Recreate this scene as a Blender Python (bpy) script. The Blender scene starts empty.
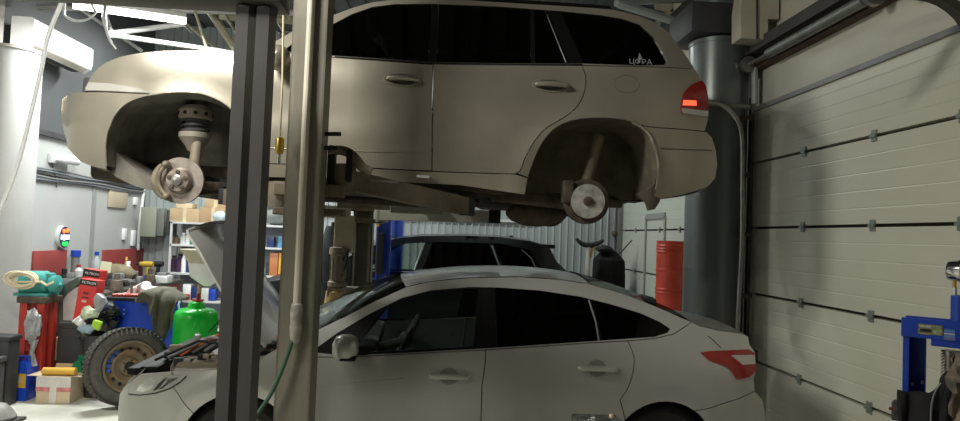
import bpy, bmesh, math, random
from mathutils import Vector, Matrix
from mathutils.geometry import delaunay_2d_cdt
random.seed(7)
PI = math.pi
scene = bpy.context.scene
C = scene.collection

# ------------------------------------------------------------------ camera
F = 693.0; CX = 480.0; CY = 210.5; CAM_H = 1.67
R = (Matrix.Rotation(-math.atan(37 / F), 3, 'Z') @ Matrix.Rotation(PI / 2 + math.atan(.0365), 3, 'X')
     @ Matrix.Rotation(.039, 3, 'Z'))
cam_data = bpy.data.cameras.new('camera')
cam_data.sensor_width = 36; cam_data.lens = 36 * F / 960
cam = bpy.data.objects.new('camera', cam_data)
C.objects.link(cam)
cam.matrix_world = Matrix.Translation((0, 0, CAM_H)) @ R.to_4x4()
scene.camera = cam
EYE = Vector((0, 0, CAM_H))

def ray(x, y):
    return R @ Vector(((x - CX) / F, -(y - CY) / F, -1))
def at(x, y, Y):            # point measured in the photo at a known distance Y
    d = ray(x, y); return EYE + d * (Y / d.y)
def atx(x, y, X):
    d = ray(x, y); return EYE + d * (X / d.x)
def atz(x, y, Z):
    d = ray(x, y); return EYE + d * ((Z - CAM_H) / d.z)

# ------------------------------------------------------------------ materials
MATS = {}
def mat(name, col, rough=.5, metal=0., var=.0, scale=8., coat=0., emit=0., bump=0., dirt=None, dirt_amt=.5, dscale=3., stretch=(1, 1, 1), spec=.5):
    if name in MATS: return MATS[name]
    m = bpy.data.materials.new(name); m.use_nodes = True
    nt = m.node_tree; N = nt.nodes; L = nt.links
    b = N['Principled BSDF']
    b.inputs['Base Color'].default_value = (*col, 1)
    b.inputs['Roughness'].default_value = rough
    b.inputs['Metallic'].default_value = metal
    b.inputs['Specular IOR Level'].default_value = spec
    if coat:
        b.inputs['Coat Weight'].default_value = coat
        b.inputs['Coat Roughness'].default_value = .06
    if emit:
        b.inputs['Emission Color'].default_value = (*col, 1)
        b.inputs['Emission Strength'].default_value = emit
    if var or dirt or bump:
        tc = N.new('ShaderNodeTexCoord'); mp = N.new('ShaderNodeMapping')
        mp.inputs['Scale'].default_value = stretch
        L.new(tc.outputs['Object'], mp.inputs['Vector'])
        nz = N.new('ShaderNodeTexNoise'); nz.inputs['Scale'].default_value = scale
        nz.inputs['Detail'].default_value = 6
        L.new(mp.outputs[0], nz.inputs['Vector'])
        rp = N.new('ShaderNodeValToRGB')
        lo = [max(0, c * (1 - var)) for c in col]; hi = [min(1, c * (1 + var)) for c in col]
        rp.color_ramp.elements[0].position = .3; rp.color_ramp.elements[1].position = .7
        rp.color_ramp.elements[0].color = (*lo, 1); rp.color_ramp.elements[1].color = (*hi, 1)
        L.new(nz.outputs['Fac'], rp.inputs['Fac'])
        out = rp.outputs['Color']
        if dirt:
            n2 = N.new('ShaderNodeTexNoise'); n2.inputs['Scale'].default_value = dscale
            n2.inputs['Detail'].default_value = 8
            L.new(mp.outputs[0], n2.inputs['Vector'])
            r2 = N.new('ShaderNodeValToRGB')
            r2.color_ramp.elements[0].position = .48; r2.color_ramp.elements[1].position = .68
            r2.color_ramp.elements[0].color = (0, 0, 0, 1); r2.color_ramp.elements[1].color = (dirt_amt,) * 3 + (1,)
            L.new(n2.outputs['Fac'], r2.inputs['Fac'])
            mx = N.new('ShaderNodeMixRGB'); mx.inputs['Color2'].default_value = (*dirt, 1)
            L.new(r2.outputs['Color'], mx.inputs['Fac']); L.new(out, mx.inputs['Color1'])
            out = mx.outputs['Color']
        L.new(out, b.inputs['Base Color'])
        if bump:
            bp = N.new('ShaderNodeBump'); bp.inputs['Strength'].default_value = bump
            bp.inputs['Distance'].default_value = .02
            L.new(nz.outputs['Fac'], bp.inputs['Height']); L.new(bp.outputs[0], b.inputs['Normal'])
    MATS[name] = m
    return m
def glass(name, tint, gloss=.10, rough=.03):
    if name in MATS: return MATS[name]
    m = bpy.data.materials.new(name); m.use_nodes = True
    nt = m.node_tree; N = nt.nodes; L = nt.links
    for n in list(N): N.remove(n)
    o = N.new('ShaderNodeOutputMaterial'); t = N.new('ShaderNodeBsdfTransparent')
    t.inputs['Color'].default_value = (*tint, 1)
    g = N.new('ShaderNodeBsdfGlossy'); g.inputs['Roughness'].default_value = rough
    g.inputs['Color'].default_value = (.9, .9, .9, 1)
    mx = N.new('ShaderNodeMixShader'); fr = N.new('ShaderNodeLayerWeight'); fr.inputs['Blend'].default_value = .25
    mu = N.new('ShaderNodeMath'); mu.operation = 'MULTIPLY_ADD'; mu.inputs[1].default_value = .45; mu.inputs[2].default_value = gloss * .35
    L.new(fr.outputs['Fresnel'], mu.inputs[0]); L.new(mu.outputs[0], mx.inputs['Fac'])
    L.new(t.outputs[0], mx.inputs[1]); L.new(g.outputs[0], mx.inputs[2]); L.new(mx.outputs[0], o.inputs['Surface'])
    MATS[name] = m
    return m

SUVP = mat('champagne_paint', (.38, .345, .28), .34, .42, .05, 2.5, .45, dirt=(.26, .225, .175), dirt_amt=.4, dscale=2.2)
SEDP = mat('silver_paint', (.56, .555, .525), .33, .34, .04, 2.5, .5, dirt=(.42, .41, .37), dirt_amt=.35, dscale=2)
BLKP = mat('black_paint', (.004, .0045, .005), .3, 0, coat=.15, spec=.3)
PLASTIC = mat('black_plastic', (.005, .005, .005), .5, spec=.25)
SEAM = mat('seam', (.006, .006, .005), .8)
RUBBER = mat('rubber', (.022, .021, .02), .8, 0, .25, 30, bump=.2)
RUSTY = mat('rusty_iron', (.085, .066, .048), .8, .1, .5, 14, bump=.3, dirt=(.12, .08, .05), dirt_amt=.5)
UNDER = mat('underseal', (.035, .028, .021), .85, 0, .5, 9, bump=.3, dirt=(.1, .065, .04), dirt_amt=.7)
LINER = mat('dusty_liner', (.2, .185, .16), .85, 0, .3, 7, bump=.25, dirt=(.05, .04, .03), dirt_amt=.6)
LINER2 = mat('muddy_liner', (.16, .13, .095), .85, 0, .3, 7, bump=.25, dirt=(.06, .045, .03), dirt_amt=.6)
STEEL = mat('bare_steel', (.42, .41, .39), .35, .85, .15, 12)
DISCM = mat('worn_disc', (.42, .37, .33), .4, .6, .2, 20, dirt=(.2, .13, .09), dirt_amt=.5, dscale=14)
HATM = mat('pale_hat', (.55, .54, .5), .5, .2, .2, 20, dirt=(.15, .12, .1), dirt_amt=.6, dscale=16)
CHROME = mat('chrome', (.75, .75, .73), .12, 1)
GLASS = glass('clear_glass', (.62, .68, .62))
WSG = glass('windscreen_glass', (.6, .7, .64), .3)
TINT = glass('tinted_glass', (.012, .013, .012), .10)
TINT2 = glass('smoked_glass', (.03, .032, .03), .08)
LENSR = mat('red_lens', (.33, .018, .014), .18, 0, coat=.5)
LENSW = mat('clear_lens', (.55, .53, .5), .15, .2, coat=.6)
LENSL = mat('lit_strip', (1, .12, .05), .3, emit=1.3)
WHITE = mat('white_plastic', (.88, .88, .87), .4)
WHITES = mat('white_steel', (.62, .63, .62), .45, .1, .1, 6)
GREYP = mat('grey_purple_paint', (.105, .098, .1), .45, .1, .12, 5, dirt=(.07, .065, .06), dirt_amt=.4)
LIFTM = mat('old_lift_paint', (.28, .26, .21), .5, .25, .2, 4, dirt=(.12, .1, .075), dirt_amt=.7, dscale=2.5, stretch=(1, 1, .3))
LIFTD = mat('greasy_lift_paint', (.2, .165, .12), .6, .15, .3, 6, dirt=(.08, .06, .04), dirt_amt=.7, dscale=4, bump=.1)
BLUE = mat('blue_enamel', (.012, .055, .42), .38, 0, .12, 6, coat=.2)
DBLUE = mat('deep_blue_enamel', (.01, .022, .16), .5, 0, .12, 6)
RED = mat('red_enamel', (.42, .035, .022), .4, 0, .12, 6)
DRED = mat('faded_red_board', (.3, .05, .045), .6, 0, .12, 3)
CARD = mat('cardboard', (.47, .34, .2), .85, 0, .12, 5)
CARDL = mat('pale_cardboard', (.62, .5, .34), .85, 0, .12, 5)
GREY = mat('grey_metal', (.25, .25, .25), .5, .3, .15, 5)
DGREY = mat('dark_grey', (.05, .05, .05), .6, 0, .2, 5)
BLACK = mat('black_matte', (.009, .009, .009), .7, 0, .2, 5)
GREEN = mat('green_plastic', (.0, .5, .03), .3, 0, coat=.3)
DGREEN = mat('bottle_green', (.0, .2, .09), .35, 0, .1, 5)
TEAL = mat('teal_enamel', (.06, .33, .3), .45, 0, .15, 8)
YELLOW = mat('yellow_card', (.75, .43, .06), .6, 0, .08, 6)
ORANGE = mat('orange_plastic', (.75, .16, .03), .5)
CREAM = mat('cream_rope', (.7, .6, .42), .7)
BRASS = mat('brass', (.62, .42, .08), .3, .7)
OLIVE = mat('olive_cloth', (.12, .11, .08), .95, 0, .25, 12, bump=.4)
DARKCLOTH = mat('dark_cloth', (.014, .014, .015), .95, 0, .4, 10, bump=.4)
PALECLOTH = mat('pale_cloth', (.6, .56, .52), .9, 0, .2, 12, bump=.3)
WOOD = mat('worn_wood', (.13, .095, .07), .7, 0, .3, 8, stretch=(1, 6, 1))
CONC = mat('concrete', (.43, .4, .36), .8, 0, .15, 4, bump=.12, dirt=(.24, .21, .18), dirt_amt=.5, dscale=1.4)

# ------------------------------------------------------------------ mesh builder
ROOTM = {}
def rootm(o):
    while o is not None:
        if o.name in ROOTM: return ROOTM[o.name]
        o = o.parent
    return Matrix.Identity(4)

class MB:
    def __init__(s): s.bm = bmesh.new()
    def raw(s, vs, fs):
        v = [s.bm.verts.new(p) for p in vs]
        for f in fs:
            try: s.bm.faces.new([v[i] for i in f])
            except ValueError: pass
        return s
    def box(s, c, size, rot=None, bev=0.):
        t = bmesh.new(); bmesh.ops.create_cube(t, size=1)
        bmesh.ops.scale(t, vec=size, verts=t.verts)
        if bev:
            bmesh.ops.bevel(t, geom=list(t.edges), offset=bev, segments=2, affect='EDGES', profile=.5)
        M = Matrix.Translation(c)
        if rot is not None: M = M @ (rot if isinstance(rot, Matrix) else Matrix.Rotation(rot, 4, 'Z'))
        bmesh.ops.transform(t, matrix=M, verts=t.verts)
        s.add(t); return s
    def bx(s, a, b, bev=0.):
        a = Vector(a); b = Vector(b)
        return s.box((a + b) / 2, [abs(q) for q in (b - a)], bev=bev)
    def add(s, t):
        t.verts.index_update()
        s.raw([v.co.copy() for v in t.verts], [[v.index for v in f.verts] for f in t.faces]); t.free()
    def beam(s, p, q, w, h, bev=0.):      # rectangular bar between two points
        p = Vector(p); q = Vector(q); d = q - p
        z = Vector((0, 0, 1)) if abs(d.normalized().z) < .95 else Vector((0, 1, 0))
        x = d.normalized(); y = z.cross(x).normalized(); z = x.cross(y)
        M = Matrix((x, y, z)).transposed().to_4x4()
        return s.box((p + q) / 2, (d.length, w, h), M, bev)
    def tube(s, pts, r, n=10, cap=True):
        pts = [Vector(p) for p in pts]; m = len(pts)
        rs = r if isinstance(r, (list, tuple)) else [r] * m
        t0 = (pts[1] - pts[0]).normalized()
        u = t0.orthogonal().normalized(); vs = []; fs = []
        for i, p in enumerate(pts):
            a = pts[max(0, i - 1)]; b = pts[min(m - 1, i + 1)]
            t = (b - a).normalized()
            u = (u - t * u.dot(t)).normalized(); w = t.cross(u)
            for k in range(n):
                an = 2 * PI * k / n
                vs.append(p + (u * math.cos(an) + w * math.sin(an)) * rs[i])
        for i in range(m - 1):
            for k in range(n):
                k2 = (k + 1) % n
                fs.append((i * n + k, i * n + k2, (i + 1) * n + k2, (i + 1) * n + k))
        if cap: fs += [tuple(range(n))[::-1], tuple(range((m - 1) * n, m * n))]
        return s.raw(vs, fs)
    def lathe(s, prof, c, axis=(0, 0, 1), n=32, cap=True):   # prof: (radius, offset along axis)
        ax = Vector(axis).normalized(); u = ax.orthogonal().normalized(); w = ax.cross(u); c = Vector(c)
        vs = []; fs = []
        for r, a in prof:
            for k in range(n):
                an = 2 * PI * k / n
                vs.append(c + ax * a + (u * math.cos(an) + w * math.sin(an)) * max(r, 1e-4))
        for i in range(len(prof) - 1):
            for k in range(n):
                k2 = (k + 1) % n
                fs.append((i * n + k, i * n + k2, (i + 1) * n + k2, (i + 1) * n + k))
        m = len(prof)
        if cap: fs += [tuple(range(n))[::-1], tuple(range((m - 1) * n, m * n))]
        return s.raw(vs, fs)
    def ball(s, c, r, sub=2, noise=0.):
        t = bmesh.new(); bmesh.ops.create_icosphere(t, subdivisions=sub, radius=1)
        for v in t.verts:
            k = 1 + random.uniform(-noise, noise)
            v.co = Vector(c) + Vector((v.co.x * r[0], v.co.y * r[1], v.co.z * r[2])) * k
        s.add(t); return s
    def prism(s, poly, a, b):               # planar polygon (3D points) swept by vector b-a
        d = Vector(b) - Vector(a); n = len(poly)
        vs = [Vector(p) + Vector(a) for p in poly] + [Vector(p) + Vector(b) for p in poly]
        fs = [tuple(range(n)), tuple(range(2 * n - 1, n - 1, -1))]
        fs += [(i, i + n, (i + 1) % n + n, (i + 1) % n) for i in range(n)]
        return s.raw(vs, fs)
    def grid(s, P):
        n = len(P[0]); vs = [p for row in P for p in row]
        fs = [(i * n + j, i * n + j + 1, (i + 1) * n + j + 1, (i + 1) * n + j) for i in range(len(P) - 1) for j in range(n - 1)]
        return s.raw(vs, fs)
    def build(s, name, m, parent=None, smooth=30, local=False, normals=True, kind=None):
        bm = s.bm
        if normals: bmesh.ops.recalc_face_normals(bm, faces=bm.faces)
        if parent is not None and not local:
            bmesh.ops.transform(bm, matrix=rootm(parent).inverted(), verts=bm.verts)
        me = bpy.data.meshes.new(name); bm.to_mesh(me); bm.free()
        if smooth:
            for p in me.polygons: p.use_smooth = True
            me.set_sharp_from_angle(angle=math.radians(smooth))
        me.materials.append(m)
        o = bpy.data.objects.new(name, me); C.objects.link(o)
        if parent is not None: o.parent = parent
        if kind: o['kind'] = kind
        return o

def tag(o, label, cat, group=None):
    o['label'] = label; o['category'] = cat
    if group: o['group'] = group
    return o
def thing(name, label, cat, loc=(0, 0, 0), rz=0, group=None):
    o = bpy.data.objects.new(name, None); C.objects.link(o)
    o.empty_display_size = .05
    o.location = loc; o.rotation_euler = (0, 0, rz)
    ROOTM[o.name] = Matrix.Translation(loc) @ Matrix.Rotation(rz, 4, 'Z')
    return tag(o, label, cat, group)
def single(mb, name, m, label, cat, group=None, **k):
    return tag(mb.build(name, m, **k), label, cat, group)
def struct(mb, name, m, **k):
    return mb.build(name, m, kind='structure', **k)
def text(name, body, size, m, loc, rot, parent, depth=.002, local=False):
    cu = bpy.data.curves.new(name, 'FONT'); cu.body = body; cu.size = size; cu.extrude = depth
    cu.align_x = 'CENTER'; cu.align_y = 'CENTER'
    t = bpy.data.objects.new('tmp', cu); C.objects.link(t)
    bpy.context.view_layer.update()
    me = bpy.data.meshes.new_from_object(t.evaluated_get(bpy.context.evaluated_depsgraph_get()))
    bpy.data.objects.remove(t)
    M = Matrix.Translation(loc) @ rot.to_4x4()
    if parent is not None and not local: M = rootm(parent).inverted() @ M
    me.transform(M); me.name = name
    me.materials.clear(); me.materials.append(m)
    o = bpy.data.objects.new(name, me); C.objects.link(o); o.parent = parent
    return o
def copy_tree(o, parent=None):
    c = o.copy(); C.objects.link(c)
    if parent is not None: c.parent = parent
    for ch in [k for k in bpy.data.objects if k.parent == o]: copy_tree(ch, c)
    return c

# ------------------------------------------------------------------ room
def wall_mat(): return mat('beige_sandwich_panel', (.62, .59, .49), .5, 0, .05, 2, dirt=(.5, .47, .38), dirt_amt=.3, dscale=.8)
XR = 2.96; XL = -4.8; YF = 11.4; YB = -3.2; ZC = 4.9
FLOOR = mat('dusty_concrete_floor', (.64, .63, .55), .7, 0, .15, 3, bump=.1, dirt=(.3, .29, .25), dirt_amt=.55, dscale=1.6)
struct(MB().bx((XL - .2, YB - .2, -.1), (XR + .2, YF + .2, 0)), 'floor', FLOOR, smooth=0)
CEIL = mat('dark_ceiling_sheet', (.075, .078, .08), .6, .1, .15, 3)
mb = MB().bx((XL - .2, YB - .2, ZC), (XR + .2, YF + .2, ZC + .1))
x = XL
while x < XR:
    mb.bx((x, YB, ZC - .035), (x + .09, YF, ZC)); x += .25
struct(mb, 'ceiling', CEIL, smooth=0)
# right wall with two sectional door openings
WR = wall_mat()
D1 = (3.68, 6.43, 2.98); D2 = (8.05, 11.12, 2.98)     # y0, y1, top
mb = MB()
for a, b in ((YB, D1[0]), (D1[1], D2[0]), (D2[1], YF)): mb.bx((XR, a, 0), (XR + .15, b, ZC))
for d in (D1, D2): mb.bx((XR, d[0], d[2]), (XR + .15, d[1], ZC))
struct(mb, 'wall_right', WR, smooth=0)
WL = mat('pale_grey_sandwich_panel', (.46, .47, .45), .55, 0, .05, 2, dirt=(.36, .36, .33), dirt_amt=.4, dscale=1.0)
mb = MB().bx((XL - .15, YB, 0), (XL, YF, ZC))
struct(mb, 'wall_left', WL, smooth=0)
WU = mat('grey_upper_panel', (.085, .09, .092), .6, 0, .08, 2)
struct(MB().bx((XL, YB, 2.72), (XL + .03, YF, ZC)), 'wall_left_upper', WU, smooth=0)
struct(MB().bx((XL, YB, 2.66), (XL + .06, YF, 2.72)), 'trim_1', DGREY, smooth=0)
mb = MB()
for y in (7.0, 9.75): mb.bx((XL, y, 0), (XL + .012, y + .1, 2.66))
struct(mb, 'trim_2', mat('grey_joint', (.3, .31, .3), .6), smooth=0)
struct(MB().bx((XL - .15, YB - .15, 0), (XR + .15, YB, ZC)), 'wall_back', WL, smooth=0)
# far wall of ribbed sheet
CORR = mat('ribbed_white_sheet', (.42, .46, .46), .42, .25, .06, 2)
P = []; x = XL; prof = []
while x < XR:
    prof += [(x, 0), (x + .075, 0), (x + .09, .028), (x + .1, .028)]; x += .113
prof.append((XR, 0))
mb = MB().bx((XL, YF + .08, 0), (XR, YF + .2, ZC))
vs = []; fs = []
for (x, d) in prof: vs += [(x, YF + .03 - d, 0), (x, YF + .03 - d, ZC)]
for i in range(len(prof) - 1): fs.append((2 * i, 2 * i + 2, 2 * i + 3, 2 * i + 1))
mb.raw(vs, fs)
struct(mb, 'wall_far', CORR, smooth=0)
q0 = at(458, 219, YF - .02); q1 = at(536, 219, YF - .02)
struct(MB().bx((-3.0, YF - .03, q0.z - .02), (q1.x, YF - .0, q0.z + .02)), 'trim_3', WHITES, smooth=0)

# sectional doors
PANEL = mat('cream_door_panel', (.67, .65, .54), .38, 0, .03, 2, dirt=(.56, .54, .44), dirt_amt=.3, dscale=.7)
PANELG = mat('pale_green_door_panel', (.5, .53, .46), .4, 0, .03, 2)
GAP = mat('dark_joint', (.05, .035, .028), .7)
def sectional(idx, y0, y1, pm, hinge_ys):
    d = thing('door_%d' % idx, '', '', (XR, (y0 + y1) / 2, 0)); d['kind'] = 'structure'
    del d['label']; del d['category']
    H = .615
    MB().bx((XR + .03, y0 - .05, 0), (XR + .06, y1 + .05, 2.97)).build('joint_strip', GAP, d, 0)
    for k in range(5):
        m = MB(); z0 = k * H; z1 = z0 + H if k < 4 else 2.97
        pts = []                            # ribbed section outline: x depth against z
        nr = 5
        pts.append((0.0, z0 + .012))
        for j in range(1, nr):
            z = z0 + (z1 - z0) * j / nr
            pts += [(0, z - .007), (.0022, z), (0, z + .007)]
        pts.append((0.0, z1 - .012 if k < 4 else z1))
        poly = [Vector((XR - .03 + dx, 0, z)) for dx, z in pts] + [Vector((XR + .03, 0, z1 - .012 if k < 4 else z1)), Vector((XR + .03, 0, z0 + .012))]
        m.prism(poly, (0, y0, 0), (0, y1, 0))
        m.build('panel', pm, d, 0)
    for k in range(1, 5):
        for y in hinge_ys:
            h = MB().box((XR - .035, y, k * H), (.012, .058, .08), bev=.003)
            h.box((XR - .045, y, k * H), (.015, .066, .026)).build('hinge', mat('hinge_zinc', (.3, .34, .3), .5, .5), d, 0)
    return d
d1 = sectional(1, D1[0], D1[1], PANEL, (5.49, 4.57, 3.76))
# top rail, vertical tracks, curved track, torsion shaft of the near door
MB().bx((XR - .055, D1[0], 2.95), (XR - .03, D1[1], 2.99)).build('top_rail', GREY, d1, 0)
for y in (D1[1] + .06,):
    MB().bx((XR - .045, y - .03, 0), (XR - .005, y + .03, 3.1)).build('track', mat('dull_zinc', (.22, .22, .2), .5, .4, .15, 6), d1, 0)
tr = [(XR - .07, D1[0] - .06, z) for z in (0, 1, 2, 2.76)]
for k in range(1, 9):
    a = PI / 2 * k / 8
    tr.append((XR - .07 - .33 * (1 - math.cos(a)), D1[0] - .06, 2.76 + .33 * math.sin(a)))
tr.append((1.2, D1[0] - .06, 3.12))
mm = MB()
for a, b in zip(tr, tr[1:]): mm.beam(a, b, .065, .05)
mm.build('track', mat('dark_track', (.07, .065, .055), .6, .2), d1, 0)
SH = mat('spring_steel', (.24, .25, .22), .45, .5, .2, 10)
sx = XR - .16
zs = atx(753, 62, sx).z
coil = []
MB().tube([(sx, D1[0] - .3, zs), (sx, D1[1] + .1, zs)], .014, 10).build('shaft', STEEL, d1)
MB().tube([(sx, 4.5, zs), (sx, 5.9, zs)], .042, 14).build('torsion_spring', SH, d1)
for y in (6.3, 4.4): MB().lathe([(.03, -.03), (.075, -.025), (.075, .025), (.03, .03)], (sx, y, zs), (0, 1, 0), 20).build('cable_drum', STEEL, d1)
MB().bx((XR - .09, D1[0] - .3, zs - .03), (XR - .0, D1[1] + .1, zs + .05)).build('rusty_angle', mat('rust_brown', (.1, .06, .045), .8, 0, .3, 8), d1, 0)
MB().bx((XR - .16, D1[0] - .3, zs + .1), (XR - .0, D1[1] + .1, zs + .2)).build('upper_angle', mat('dark_steel_angle', (.07, .066, .06), .6, .2, .2, 6), d1, 0)
for y in (6.45, 4.1): MB().bx((sx - .05, y - .02, zs - .1), (XR, y + .02, zs + .1)).build('bearing_bracket', GREY, d1, 0)
d2 = sectional(2, D2[0], D2[1], PANELG, (8.4, 9.2, 10.35))
a = atx(644, 300, XR - .035); b = atx(663, 300, XR - .035)
ztop = 2.0
zz = at(655, 218, a.y).z
wk = MB()
y_lo, y_hi = sorted((a.y, b.y))
for y in (y_lo, y_hi): wk.bx((XR - .05, y - .03, .15), (XR - .03, y + .03, zz))
wk.bx((XR - .05, y_lo, zz - .03), (XR - .03, y_hi, zz + .05))
wk.build('wicket_frame', mat('grey_wicket_frame', (.3, .32, .29), .5, .2), d2, 0)
MB().bx((XR - .075, y_lo + .12, .95), (XR - .03, y_lo + .17, 1.1)).build('handle', BLACK, d2, 0)
MB().bx((XR - .1, D2[1] + .02, 0), (XR - .03, D2[1] + .09, 3.2)).build('track', MATS['dull_zinc'], d2, 0)
MB().bx((XR - .1, D2[0] - .09, 0), (XR - .03, D2[0] - .02, 3.2)).build('track', MATS['dull_zinc'], d2, 0)
# ------------------------------------------------------------------ cars
def pip(p, poly):
    x, y = p; c = False; n = len(poly); j = n - 1
    for i in range(n):
        xi, yi = poly[i]; xj, yj = poly[j]
        if (yi > y) != (yj > y) and x < (xj - xi) * (y - yi) / (yj - yi) + xi: c = not c
        j = i
    return c
def area(poly): return sum(poly[i - 1][0] * poly[i][1] - poly[i][0] * poly[i - 1][1] for i in range(len(poly))) / 2
def dens(poly, step=.05, closed=True):
    out = []; n = len(poly)
    for i in range(n if closed else n - 1):
        a = poly[i]; b = poly[(i + 1) % n]; L = math.hypot(b[0] - a[0], b[1] - a[1]); k = max(1, int(math.ceil(L / step)))
        for j in range(k): out.append((a[0] + (b[0] - a[0]) * j / k, a[1] + (b[1] - a[1]) * j / k))
    if not closed: out.append(tuple(poly[-1]))
    return out
def clean(poly, e=.004):
    out = []
    for p in poly:
        if not out or math.hypot(p[0] - out[-1][0], p[1] - out[-1][1]) > e: out.append(tuple(p))
    if math.hypot(out[0][0] - out[-1][0], out[0][1] - out[-1][1]) <= e: out.pop()
    return out
def inset(poly, d):
    if area(poly) < 0: poly = poly[::-1]
    n = len(poly); out = []
    for i in range(n):
        a, b, c = poly[i - 1], poly[i], poly[(i + 1) % n]
        d1 = Vector((b[0] - a[0], b[1] - a[1])); d2 = Vector((c[0] - b[0], c[1] - b[1]))
        d1.normalize(); d2.normalize()
        n1 = Vector((-d1.y, d1.x)); n2 = Vector((-d2.y, d2.x)); m = n1 + n2
        if m.length < .3: m = n1
        m.normalize(); k = d / max(.5, m.dot(n1)); out.append((b[0] + m.x * k, b[1] + m.y * k))
    return out
def crv(pts, n=6):              # Catmull-Rom through 2D points
    out = []; m = len(pts)
    for i in range(m - 1):
        p0 = pts[max(0, i - 1)]; p1 = pts[i]; p2 = pts[i + 1]; p3 = pts[min(m - 1, i + 2)]
        for k in range(n):
            t = k / n
            out.append(tuple(.5 * (2 * p1[j] + (p2[j] - p0[j]) * t + (2 * p0[j] - 5 * p1[j] + 4 * p2[j] - p3[j]) * t * t + (3 * p1[j] - p0[j] - 3 * p2[j] + p3[j]) * t ** 3) for j in (0, 1)))
    out.append(tuple(pts[-1])); return out
def arc(cx, cz, r, a0, a1, n=18):
    return [(cx + r * math.cos(math.radians(a0 + (a1 - a0) * i / n)), cz + r * math.sin(math.radians(a0 + (a1 - a0) * i / n))) for i in range(n + 1)]

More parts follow.
